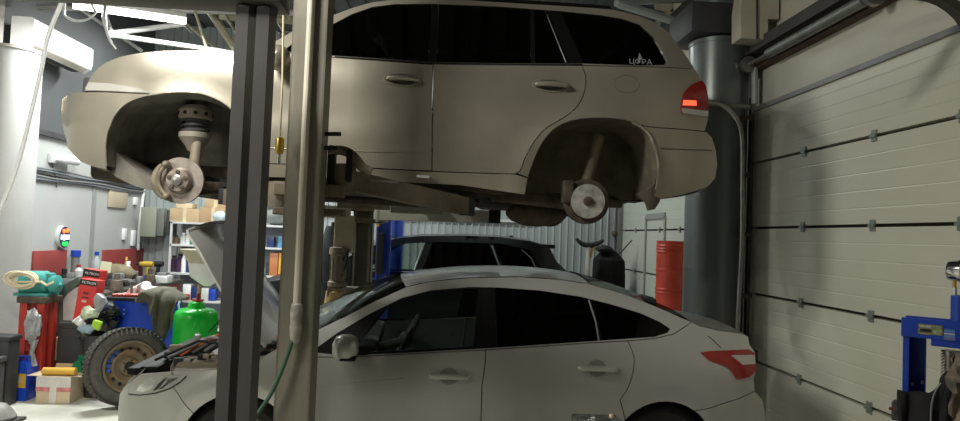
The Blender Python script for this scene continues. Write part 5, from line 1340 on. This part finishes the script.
kinds = [('dark socket wrench lying on the left part of the bench', 68, 8.3, RUSTY), ('short steel bolt tray near the grey tube', 72, 8.7, GREY), ('black tool case left of the red cartons', 64, 8.9, BLACK), ('green spray can lying behind the grey sack', 76, 8.8, DGREEN), ('dark gear part between the vise and the drill', 121, 9.0, DGREY), ('brown wooden block near the vise', 117, 8.4, WOOD), ('blue plastic cup beside the yellow drill', 141, 9.9, BLUE), ('grey iron bracket beside the white bottle', 135, 9.4, GREY), ('rusty brake part in front of the drills', 150, 9.5, RUSTY), ('black tape roll in front of the charger', 139, 9.5, BLACK)]
for i, (l, x, Y, m) in enumerate(kinds):
    c = Vector((at(x, 280, Y).x, Y, BZ)); mb = MB()
    if i % 3 == 0: mb.tube([c + Vector((-.14, 0, .03)), c + Vector((.1, .03, .04))], .022).lathe([(.05, -.03), (.05, .03)], c + Vector((.12, .03, .04)), (.2, .2, 1), 12)
    elif i % 3 == 1: mb.bx(c + Vector((-.09, -.06, 0)), c + Vector((.09, .06, .1)), .01).bx(c + Vector((-.05, -.04, .1)), c + Vector((.03, .03, .17)), .01)
    else: mb.lathe([(.07, 0), (.075, .02), (.06, .12), (.03, .13), (.03, .2), (.0, .2)], c, n=16)
    single(mb, ('tool', 'tray', 'can')[i % 3], m, l, 'tool')
# small table with teal pump
TZ = at(40, 297, 6.78).z; tx0 = at(16.5, 297, 6.76).x; tx1 = at(47, 297, 6.76).x
t = thing('side_table', 'small rusty table with red legs beside the left column', 'table', ((tx0 + tx1) / 2, 6.8, 0))
MB().bx((tx0, 6.76, TZ - .06), (tx1, 7.04, TZ), .006).build('tabletop', RUSTY, t)
for x in (tx0 + .02, tx1 - .1):
    for y in (6.78, 6.95): MB().bx((x, y, 0), (x + .07, y + .07, TZ - .06), .004).build('leg', RED, t, 0)
for y in (6.79, 6.96): MB().bx((tx0 + .05, y, .42), (tx1 - .05, y + .04, .5), .004).build('rail', RED, t, 0)
c = Vector((at(37, 284, 6.9).x, 6.9, TZ))
t = thing('pump_motor', 'teal pump motor on the small rusty table', 'motor', c)
MB().lathe([(.05, -.15), (.1, -.135), (.112, -.09), (.112, .09), (.09, .11), (.05, .12)], c + Vector((0, 0, .125)), (1, .25, 0), 24).build('body', TEAL, t)
MB().bx(c + Vector((-.16, -.1, 0)), c + Vector((.16, .1, .03)), .006).build('foot', TEAL, t)
MB().lathe([(.05, 0), (.085, .02), (.085, .08), (.04, .1)], c + Vector((.12, 0, .11)), (1, 0, .1), 20).bx(c + Vector((.09, -.05, .13)), c + Vector((.15, .05, .22)), .01).tube([c + Vector((.16, 0, .09)), c + Vector((.22, -.02, .13))], .025).build('pump_head', TEAL, t)
coil = []
for k in range(90):
    a = k * .32; coil.append(c + Vector((-.07 + .125 * math.cos(a) + .0006 * k, -.17 - .03 * math.sin(a * .37), 0.16 + .065 * math.sin(a) + .015 * math.sin(k * .2))))
coil += [c + Vector((.15, -.2, .15)), c + Vector((.2, -.2, .12)), c + Vector((.25, -.18, .15))]
single(MB().tube(coil, .011, 6), 'hose', CREAM, 'cream coiled hose hung over the teal pump motor', 'hose')
# grey sack with white sheets, red cartons
Y = 7.08
t = thing('car_panel', 'leaning grey-green trim panel holding white packaging', 'panel', at(66, 330, Y))
pl = [at(x, y, Y) for x, y in ((57, 292), (62, 286), (78, 277), (80, 283), (66, 294), (62, 300), (62, 320), (72, 330), (66, 330), (58, 322))]
MB().prism(pl, (0, 0, 0), (0, .08, 0)).build('frame', mat('grey_green_trim', (.1, .12, .1), .6, 0, .2, 8), t)
pl = [at(x, y, Y + .02) for x, y in ((63, 294), (78, 286.5), (77, 300), (74, 321), (62, 320))]
MB().prism(pl, (0, 0, 0), (0, .03, 0)).build('sheet', mat('white_sheet', (.62, .58, .56), .5, 0, .15, 9), t, 0)
for z in (.4,): MB().bx((at(58, 325, Y).x, Y, 0), (at(72, 325, Y).x, Y + .1, at(66, 328, Y).z), .01).build('foot', DGREY, t)
def redbox(label, corners, Y, lean):
    tl_, tr_2, br_, bl_ = [at(*c, Y) for c in corners]
    t = thing('carton', label, 'box', (tl_ + br_) / 2, 0, 'red printed cartons leaning on the bench')
    MB().prism([tl_, tr_2, br_, bl_], (0, 0, 0), (.03, .1, 0)).build('body', mat('carton_red', (.75, .055, .05), .45), t, 0)
    def uv(u, v): return (tl_ * (1 - u) + tr_2 * u) * (1 - v) + (bl_ * (1 - u) + br_ * u) * v
    return t, uv
def bandon(t, uv, v0, v1, m, nm, u0=0, u1=1): 
    o = MB().prism([uv(u0, v0), uv(u1, v0), uv(u1, v1), uv(u0, v1)], (0, -.003, 0), (0, .001, 0)).build(nm, m, t, 0); return o
for lab_, cor, Y, fr in (('rear red printed carton leaning behind the front one', ((84, 268.5), (100, 271), (91, 318), (74, 316)), 7.2, .15), ('front tall red printed carton leaning on the trim panel', ((80.5, 278.5), (97.5, 281), (91, 322), (73, 319)), 7.0, .14)):
    t, uv = redbox(lab_, cor, Y, .1)
    bd = bandon(t, uv, 0.0 if fr > .145 else .01, fr * 1.0, mat('band_black', (.02, .02, .02), .5), 'band')
    ctr = uv(.55, fr * .55); ex_ = (uv(1, .1) - uv(0, .1)).normalized(); ez = (uv(.5, 0) - uv(.5, 1)).normalized(); ny = ex_.cross(ez)
    Rm = Matrix((ex_, ez, ny)).transposed()
    text('lettering', 'FILTRON', .034, mat('letter_white', (.85, .85, .85), .5), ctr + Vector((0, -.005, 0)), Rm, bd, .0008)
    if fr < .145:
        bandon(t, uv, .3, .36, mat('print_dark', (.2, .03, .03), .5), 'print', .3, .62); bandon(t, uv, .42, .46, MATS['print_dark'], 'print', .25, .66); bandon(t, uv, .5, .56, mat('print_pale', (.8, .5, .48), .5), 'print', .3, .55)
    else: bandon(t, uv, .45, .52, MATS['carton_red'], 'print', .2, .5)
cb = at(82, 330, 7.15); cz_ = min(at(74, 317, 7.2).z, at(73, 321, 7.0).z) - .015
t = thing('crate', 'dark plastic crate standing on the floor under the red cartons', 'crate', (cb.x, 7.15, 0))
MB().bx((cb.x - .14, 7.0, 0), (cb.x + .13, 7.36, cz_), .01).build('body', DGREY, t); MB().bx((cb.x - .15, 6.99, cz_ - .06), (cb.x + .14, 7.37, cz_), .008).build('rim', DGREY, t)
# rubbish bag heap
hc = at(92, 322, 6.75)
t = thing('rubbish_bin', 'bin heaped with black rubbish bags in front of the bench', 'bin', (hc.x, 6.86, 0))
MB().lathe([(.085, 0), (.09, .03), (.105, .56), (.11, .58)], (hc.x, 6.86, 0), n=24).build('bin', mat('bin_grey', (.04, .04, .038), .6), t)
bg = MB().ball((hc.x, 6.93, .7), (.16, .14, .14), 3, .16).ball((hc.x - .05, 6.9, .6), (.13, .13, .12), 3, .18).ball((hc.x + .05, 6.9, .8), (.12, .1, .1), 3, .18)
bg.build('bag', mat('bin_bag', (.02, .022, .022), .25, 0, .4, 12), t, 20)
c = at(79.5, 322, 6.74)
t = thing('cup', 'crumpled white cup on the rubbish heap', 'cup', c); MB().lathe([(.03, -.05), (.04, .04), (.043, .045), (.038, .045)], c, (-.6, -.3, .7), 18).ball(c, (.045, .04, .04), 2, .1).build('body', WHITE, t, 40)
c = at(97, 325, 6.74); single(MB().box(c, (.09, .04, .09), Matrix.Rotation(.3, 4, 'Y'), .015), 'packet', mat('lime_packet', (.42, .72, .06), .5), 'lime green packet on the rubbish heap', 'packet')
c = at(89, 313, 6.76); single(MB().ball(c, (.08, .05, .06), 2, .25), 'paper', mat('paper_green', (.45, .5, .36), .7, 0, .4, 20), 'crumpled pale green paper on the rubbish heap', 'paper', smooth=20)
c = at(87, 329, 6.74); single(MB().ball(c, (.08, .05, .045), 2, .25), 'packet', mat('pale_blue_wrap', (.3, .42, .5), .5), 'pale blue wrapper low on the rubbish heap', 'packet', smooth=20)
c = at(100, 303, 6.7); single(MB().ball(c, (.06, .05, .09), 2, .2), 'plastic_bag', mat('foil_grey', (.4, .41, .42), .3, .5), 'grey foil wrapper beside the blue bin', 'wrapper', smooth=20)
# blue bin with tool tray, drapes
Yb = 7.0
a = at(103, 300, Yb); b = at(166, 304, Yb); zt_ = a.z
t = thing('blue_bin', 'bright blue bin behind the leaning wheel', 'bin', ((a.x + b.x) / 2, Yb + .2, 0))
w0 = .24; cx_ = (a.x + b.x) / 2; cyb = Yb + .22
def ring(hx, hy, z): return [Vector((cx_ + sx * hx, cyb + sy * hy, z)) for sx, sy in ((-1, -1), (1, -1), (1, 1), (-1, 1))]
hb_ = (b.x - a.x) / 2
rings = [ring(hb_, .2, 0), ring(hb_, .2, zt_ - .0), ring(hb_ - .015, .185, zt_), ring(hb_ - .02, .18, .05)]
vs = sum(rings, []); fs = [(3, 2, 1, 0), (12, 13, 14, 15)]
for k in range(3): fs += [(4 * k + i, 4 * k + (i + 1) % 4, 4 * k + 4 + (i + 1) % 4, 4 * k + 4 + i) for i in range(4)]
MB().raw(vs, fs).build('body', mat('blue_plastic', (.012, .07, .62), .35, 0, .06, 5), t, 0)
for dz in (.09, .13): MB().lathe([(.008, 0), (.008, .006)], (a.x + .2, cyb - .2, zt_ - dz), (0, -1, 0), 10).build('rivet', WHITES, t)
c = Vector((cx_ - .08, cyb - .02, zt_))
t = thing('tool_tray', 'dark tray of red-handled tools lying across the blue bin', 'tray', c)
MB().bx(c + Vector((-.24, -.21, 0)), c + Vector((.24, .2, .03)), .006).build('tray', BLACK, t)
for k in range(5):
    x = c.x - .16 + k * .05; MB().tube([(x, c.y - .15, c.z + .045), (x + .08, c.y - .02, c.z + .05)], .014, 8).build('tool_handle', mat('handle_red', (.5, .07, .04), .4), t)
MB().tube([c + Vector((-.02, -.05, .03)), c + Vector((-.02, -.05, .17))], .012).lathe([(.03, 0), (.03, .02)], c + Vector((-.02, -.05, .16)), n=12).build('spindle', GREY, t)
def drape(label, nm, cat_, path, Y, dep, m, drop, wob=.02, th=.012):
    rows = []
    P = [at(*q, Y) for q in crv(path, 4)]
    for i, p in enumerate(P):
        row = []
        for j in range(14):
            s = j / 13
            row.append(Vector((p.x + wob * .7 * math.sin(i * .9 + s * 4), Y + dep * (1 - min(1, s * 2.2)) + wob * math.sin(i * 1.4 + s * 2) - .02 * s, p.z + .03 * (1 - s) - drop[min(len(drop) - 1, i * len(drop) // len(P))] * max(0, s - .35) / .65)))
        rows.append(row)
    o = MB().grid(rows).build(nm, m, None, 60); o.modifiers.new('thick', 'SOLIDIFY').thickness = th
    return tag(o, label, cat_)
drape('grey-brown work jacket draped over the right side of the blue bin', 'jacket', 'jacket', [(136, 295), (146, 292), (158, 292), (168, 295), (176, 304)], 6.92, .3, OLIVE, [.08, .1, .22, .42, .42, .3, .15], .025)
drape('white and red cloth lying behind the draped jacket', 'cloth', 'cloth', [(126, 293), (133, 289), (139, 285), (147, 290), (156, 291)], 7.2, .16, mat('white_red_cloth', (.72, .66, .64), .8, 0, .1, 5, dirt=(.6, .12, .1), dirt_amt=.9, dscale=7), [.05, .08, .1, .06], .02)
# wheel with steel rim leaning on the blue bin
Rw = .345; wa = math.radians(40); tl__ = math.radians(7)
wc = at(127.5, 366, 6.5)
axw = Vector((math.sin(wa) * math.cos(tl__), -math.cos(wa) * math.cos(tl__), math.sin(tl__)))
bot = Vector((wc.x, wc.y, 0))
wc.z = Rw * math.cos(tl__) + .1 * math.sin(tl__) + .008
t = thing('wheel', 'worn tyre on a rusty steel rim leaning against the blue bin', 'wheel', (wc.x, wc.y, 0))
to, rr = wheel_parts(t, wc, axw, Rw, .205, local=False, tread=True)
u_ = axw.orthogonal().normalized(); v_ = axw.cross(u_)
RIMM = mat('rusty_rim', (.2, .155, .105), .6, .3, .25, 9, dirt=(.3, .14, .05), dirt_amt=.6, dscale=7)
MB().lathe([(rr + .006, -.1), (rr - .01, -.08), (rr - .01, .05), (rr + .006, .1), (rr + .0, .112), (rr - .014, .108), (rr - .02, .06), (rr - .055, .035), (rr - .075, .045), (.13, .05), (.11, .035), (.085, .03), (.075, .06), (.045, .062), (.04, .03)], wc, axw, 48).build('rim', RIMM, t, 40)
rim = [o for o in bpy.data.objects if o.parent == t and o.name.startswith('rim')][0]
for k in range(14):
    a = 2 * PI * k / 14; d = u_ * math.cos(a) + v_ * math.sin(a)
    MB().lathe([(.0, .0), (.016, .001)], wc + d * .162 + axw * .0485, axw, 12).build('rim_hole', (BLUE if 4 < k < 10 else BLACK) if False else BLACK, rim)
for k in range(5):
    a = math.pi * .72 + k * .25; d = Vector((0, 0, 0))
    ux = Vector((math.cos(wa), math.sin(wa), 0)); uz = axw.cross(ux); uz = uz if uz.z > 0 else -uz
    d = ux * math.cos(a) + uz * math.sin(a)
    MB().lathe([(.018, .0), (.018, .003)], wc + d * .175 + axw * .05, axw, 12).build('paint_dab', mat('blue_dab', (.04, .12, .6), .5), rim)
for k in range(5):
    a = 2 * PI * k / 5; d = u_ * math.cos(a) + v_ * math.sin(a)
    MB().lathe([(.008, .0), (.008, .002)], wc + d * .058 + axw * .0625, axw, 10).build('bolt_hole', BLACK, rim)
MB().lathe([(.034, 0), (.034, .003)], wc + axw * .061, axw, 20).build('centre_bore', BLACK, rim)
# oil drainer
Yd = 6.75
gx0, gx1 = at(173.5, 340, Yd).x, at(216, 340, Yd).x; gc = Vector(((gx0 + gx1) / 2, Yd, 0)); gr = (gx1 - gx0) / 2; gz = at(190, 309, Yd).z
t = thing('oil_drainer', 'bright green oil drain tank with white funnel behind the sedan', 'oil drainer', gc)
MB().lathe([(gr * .8, .1), (gr, .14), (gr * 1.0, gz - .09), (gr * .98, gz - .05), (gr * .92, gz - .02), (gr * .8, gz), (gr * .42, gz + .015), (gr * .36, gz + .06), (gr * .3, gz + .07)], gc, n=40).build('tank', GREEN, t, 50)
px = at(199, 295, Yd).x
fz = at(205, 285, Yd).z
MB().tube([(px, Yd, gz), (px, Yd, fz)], .02, 10).build('pole', mat('pole_tan', (.45, .33, .2), .5, .2), t)
vz = at(199, 300, Yd).z
MB().tube([(px - .05, Yd - .02, vz), (px + .05, Yd - .02, vz)], .014, 8).tube([(px, Yd - .02, vz - .05), (px, Yd - .02, vz + .06)], .016, 8).build('valve', RED, t)
fx = at(210, 270, Yd).x
MB().lathe([(.03, 0), (.06, .02), (.155, .09), (.175, .2), (.178, .22), (.165, .2), (.14, .1), (.03, .04)], (fx - .02, Yd, fz - .01), n=36).build('funnel', WHITE, t, 50)
z0 = fz + .21
MB().lathe([(.178, 0), (.2, .05), (.25, .11), (.255, .125), (.24, .12), (.19, .06), (.16, .01)], (fx - .02, Yd, z0), n=36, cap=False).build('funnel_rim', mat('rim_cream', (.55, .5, .38), .6), t, 50)
for a in (0.5, 2.6, 4.7): MB().tube([gc + Vector((gr * .7 * math.cos(a), gr * .7 * math.sin(a), .12)), gc + Vector((gr * .8 * math.cos(a), gr * .8 * math.sin(a), .0))], .018).lathe([(.04, -.02), (.04, .02)], gc + Vector((gr * .8 * math.cos(a), gr * .8 * math.sin(a), .041)), (0, 1, 0), 14).build('caster', BLACK, t)
MB().tube([at(180, 312, Yd + .1), at(178.5, 305, Yd + .1), at(180, 301, Yd + .12)], .01).build('handle', mat('handle_white', (.7, .72, .8), .4), t)
# ------------------------------------------------------------------ floor clutter at lower left
Yc = 6.55
a = at(37, 376, Yc); b = at(70, 394, Yc); 
t = thing('carton', 'taped open cardboard box on the floor beside the wheel', 'box', ((a.x + b.x) / 2, Yc + .15, 0))
MB().bx((a.x, Yc, 0), (b.x, Yc + .3, a.z), .004).build('body', CARDL, t, 0)
zf = at(50, 363, Yc + .3).z
MB().prism([Vector((a.x, 0, a.z)), Vector((b.x - .02, 0, a.z)), Vector((b.x - .03, 0, zf)), Vector((a.x + .01, 0, zf))], (0, Yc + .29, 0), (0, Yc + .3, 0)).build('flap', CARD, t, 0)
MB().bx((a.x - .002, Yc - .004, a.z * .52), (b.x + .002, Yc - .001, a.z * .98)).build('tape', mat('white_tape', (.68, .64, .6), .4, 0, .1, 10), t, 0)
MB().bx((a.x - .002, Yc - .005, a.z * .44), (b.x + .002, Yc - .001, a.z * .6)).build('tape', mat('pink_tape', (.62, .22, .22), .4, 0, .35, 18), t, 0)
MB().bx(((a.x + b.x) / 2 - .03, Yc - .006, 0), ((a.x + b.x) / 2 + .03, Yc - .001, a.z * .6)).build('tape', MATS['white_tape'], t, 0)
MB().bx((a.x - .1, Yc + .02, a.z - .004), (a.x, Yc + .25, a.z)).build('flap', CARDL, t, 0); MB().bx((b.x, Yc + .02, a.z - .004), (b.x + .09, Yc + .25, a.z)).build('flap', CARDL, t, 0)
pa = at(39, 375, Yc - .02); pb = at(72, 372.5, Yc - .02)
rz0 = a.z + .036
t = thing('paper_roll', 'orange-yellow paper roll lying on the taped box', 'roll', ((pa.x + pb.x) / 2, Yc + .05, rz0))
MB().tube([(pa.x, Yc + .05, rz0), (pb.x, Yc + .05, rz0 + .004)], .035, 14).build('roll', YELLOW, t); MB().tube([(pa.x - .005, Yc + .05, rz0), (pb.x + .005, Yc + .05, rz0)], .012, 8).build('core', CARD, t)
def jug(label, x0, x1, yt, yb, Y, m, capm, nm='canister', dep=.18, labelm=None, handle_=True, ry=None):
    a = at(x0, yt, Y); b = at(x1, yb, Y); zt = a.z; w = b.x - a.x
    t = thing(nm, label, 'canister' if nm == 'canister' else 'bottle', ((a.x + b.x) / 2, Y + dep / 2, 0))
    MB().prism([Vector((a.x, 0, 0)), Vector((b.x, 0, 0)), Vector((b.x, 0, zt * .72)), Vector((b.x - w * .1, 0, zt * .86)), Vector((a.x + w * .62, 0, zt * .9)), Vector((a.x + w * .2, 0, zt * .84)), Vector((a.x, 0, zt * .7))], (0, Y, 0), (0, Y + dep, 0)).build('body', m, t, 0)
    MB().tube([(a.x + w * .28, Y + dep / 2, zt * .82), (a.x + w * .35, Y + dep / 2, zt * .96), (a.x + w * .7, Y + dep / 2, zt * .97), (b.x - w * .06, Y + dep / 2, zt * .8)], .018, 8).build('handle', m, t)
    MB().lathe([(.028, 0), (.028, .05)], (b.x - w * .25, Y + dep / 2, zt * .86), n=14).build('cap', capm, t)
    if labelm:
        l = MB().bx((a.x + w * .08, Y - .003, zt * .3), (b.x - w * .04, Y, zt * .62)).build('label', labelm, t, 0)
        MB().bx((a.x + w * .12, Y - .005, zt * .42), (b.x - w * .3, Y - .002, zt * .55)).build('print', WHITES, l, 0)
    return t
JB = mat('jug_blue', (.015, .08, .6), .35)
t = jug('blue canister with yellow label on the floor by the dark bins', 8.5, 26, 356.5, 390, 6.6, JB, BLUE, labelm=YELLOW)
jug('dark green bottle standing between the taped box and the wheel', 72, 80, 356, 390, 6.76, DGREEN, DGREEN, nm='bottle', labelm=None)
jug('green plastic bottle lying behind the taped box', 47, 70, 355, 372, 7.1, DGREEN, DGREEN, nm='bottle')
a = at(52, 337, 7.3); b = at(68, 384, 7.3)
single(MB().lathe([(.07, 0), (.075, .01), (.075, at(60, 338, 7.3).z), (.05, at(60, 337, 7.3).z)], ((a.x + b.x) / 2, 7.35, 0), n=20), 'cardboard_tube', mat('brown_tube', (.3, .2, .13), .8, 0, .15, 5), 'brown cardboard tube standing under the workbench', 'tube')
t = thing('plastic_bag', 'clear crumpled bag hanging under the rusty table', 'bag', at(33, 330, 6.7))
MB().ball(at(33, 325, 6.7), (.07, .05, .16), 3, .2).build('bag', mat('clear_bag', (.4, .41, .42), .2, .2, .3, 14), t, 20); MB().tube([at(35, 340, 6.7), at(32, 352, 6.7), at(34, 366, 6.7)], [.03, .02, .03], 8).build('tail', mat('clear_bag', (.4, .4, .4)), t)
# dark bins by the column
def bin_(label, x0, x1, yt, yb, Y, m, dep=.12):
    a = at(x0, yt, Y); b = at(x1, yb, Y)
    t = thing('storage_bin', label, 'bin', ((a.x + b.x) / 2, Y + dep / 2, 0))
    MB().bx((a.x + .01, Y + .01, 0), (b.x - .01, Y + dep - .01, a.z - .04), .015).build('body', m, t); MB().bx((a.x, Y, a.z - .045), (b.x, Y + dep, a.z), .01).build('lid', m, t)
    return t
t = bin_('low grey bin with a lid at the left edge, in front of the tall one', -36, -3, 357, 394, 6.2, mat('bin_grey2', (.07, .075, .075), .5))
MB().box(at(-5, 386, 6.2), (.06, .01, .03)).build('badge', mat('badge_red', (.4, .08, .05), .5), t)
bin_('tall dark bin standing behind the low grey bin', -22, 6, 336, 392, 6.34, mat('bin_dark', (.035, .037, .04), .5), dep=.2)
t = thing('floor_jack', 'grey iron lump on a dark plate at the left edge of the floor', 'scrap metal', at(2, 408, 5.9))
c = at(-1, 405, 5.9); c.z = 0
MB().bx((c.x - .25, 5.8, 0), (at(15, 412, 5.85).x, 6.02, .025), .006).build('plate', mat('plate_dark', (.05, .045, .04), .6), t); MB().lathe([(.12, .025), (.13, .05), (.09, .11), (.05, .15), (.02, .16)], (c.x, 5.9, 0), n=18).build('lump', mat('iron_grey', (.3, .29, .27), .6, .2, .2, 10), t)
for i, (x, y, s) in enumerate(((32, 400, .09), (48, 408, .05), (28, 396, .12), (60, 402, .06))): 
    p = atz(x, y, .002); MB()
# ------------------------------------------------------------------ light
def area_light(nm, loc, target, size, sizey, energy, col):
    l = bpy.data.lights.new(nm, 'AREA'); l.shape = 'RECTANGLE'; l.size = size; l.size_y = sizey; l.energy = energy; l.color = col
    o = bpy.data.objects.new(nm, l); C.objects.link(o); o.location = loc
    o.rotation_euler = (Vector(target) - Vector(loc)).to_track_quat('-Z', 'Y').to_euler(); return o
NEUT = (1, .985, .9); WARM = (.99, .96, .82); COOL = (.95, 1, .98)
area_light('tube_light', (la + lb) / 2 + Vector((0, 0, -.05)), (la + lb) / 2 + Vector((0, 0, -3)), 1.2, .12, 150, COOL)
area_light('tube_light_left', (-2.2, 2.7, 3.95), (-1.6, 4.4, 1.2), 1.2, .15, 118, NEUT)
area_light('tube_light_back', (-4.2, 1.0, 3.0), (-1.9, 6, 1.2), 1.0, .15, 50, WARM)
area_light('tube_light_far', (-3.3, 9.6, 4.4), (-3.3, 9.6, 0), 1.2, .15, 120, COOL)
area_light('tube_light_middle', (.6, 9.4, 4.5), (.6, 10.0, 0), 1.2, .15, 70, COOL)
w = bpy.data.worlds.new('world'); scene.world = w; w.use_nodes = True
w.node_tree.nodes['Background'].inputs['Color'].default_value = (.5, .55, .5, 1); w.node_tree.nodes['Background'].inputs['Strength'].default_value = .05
vs_ = scene.view_settings; vs_.view_transform = 'Standard'; vs_.look = 'None'; vs_.gamma = 1; vs_.use_curve_mapping = False; vs_.exposure = 0
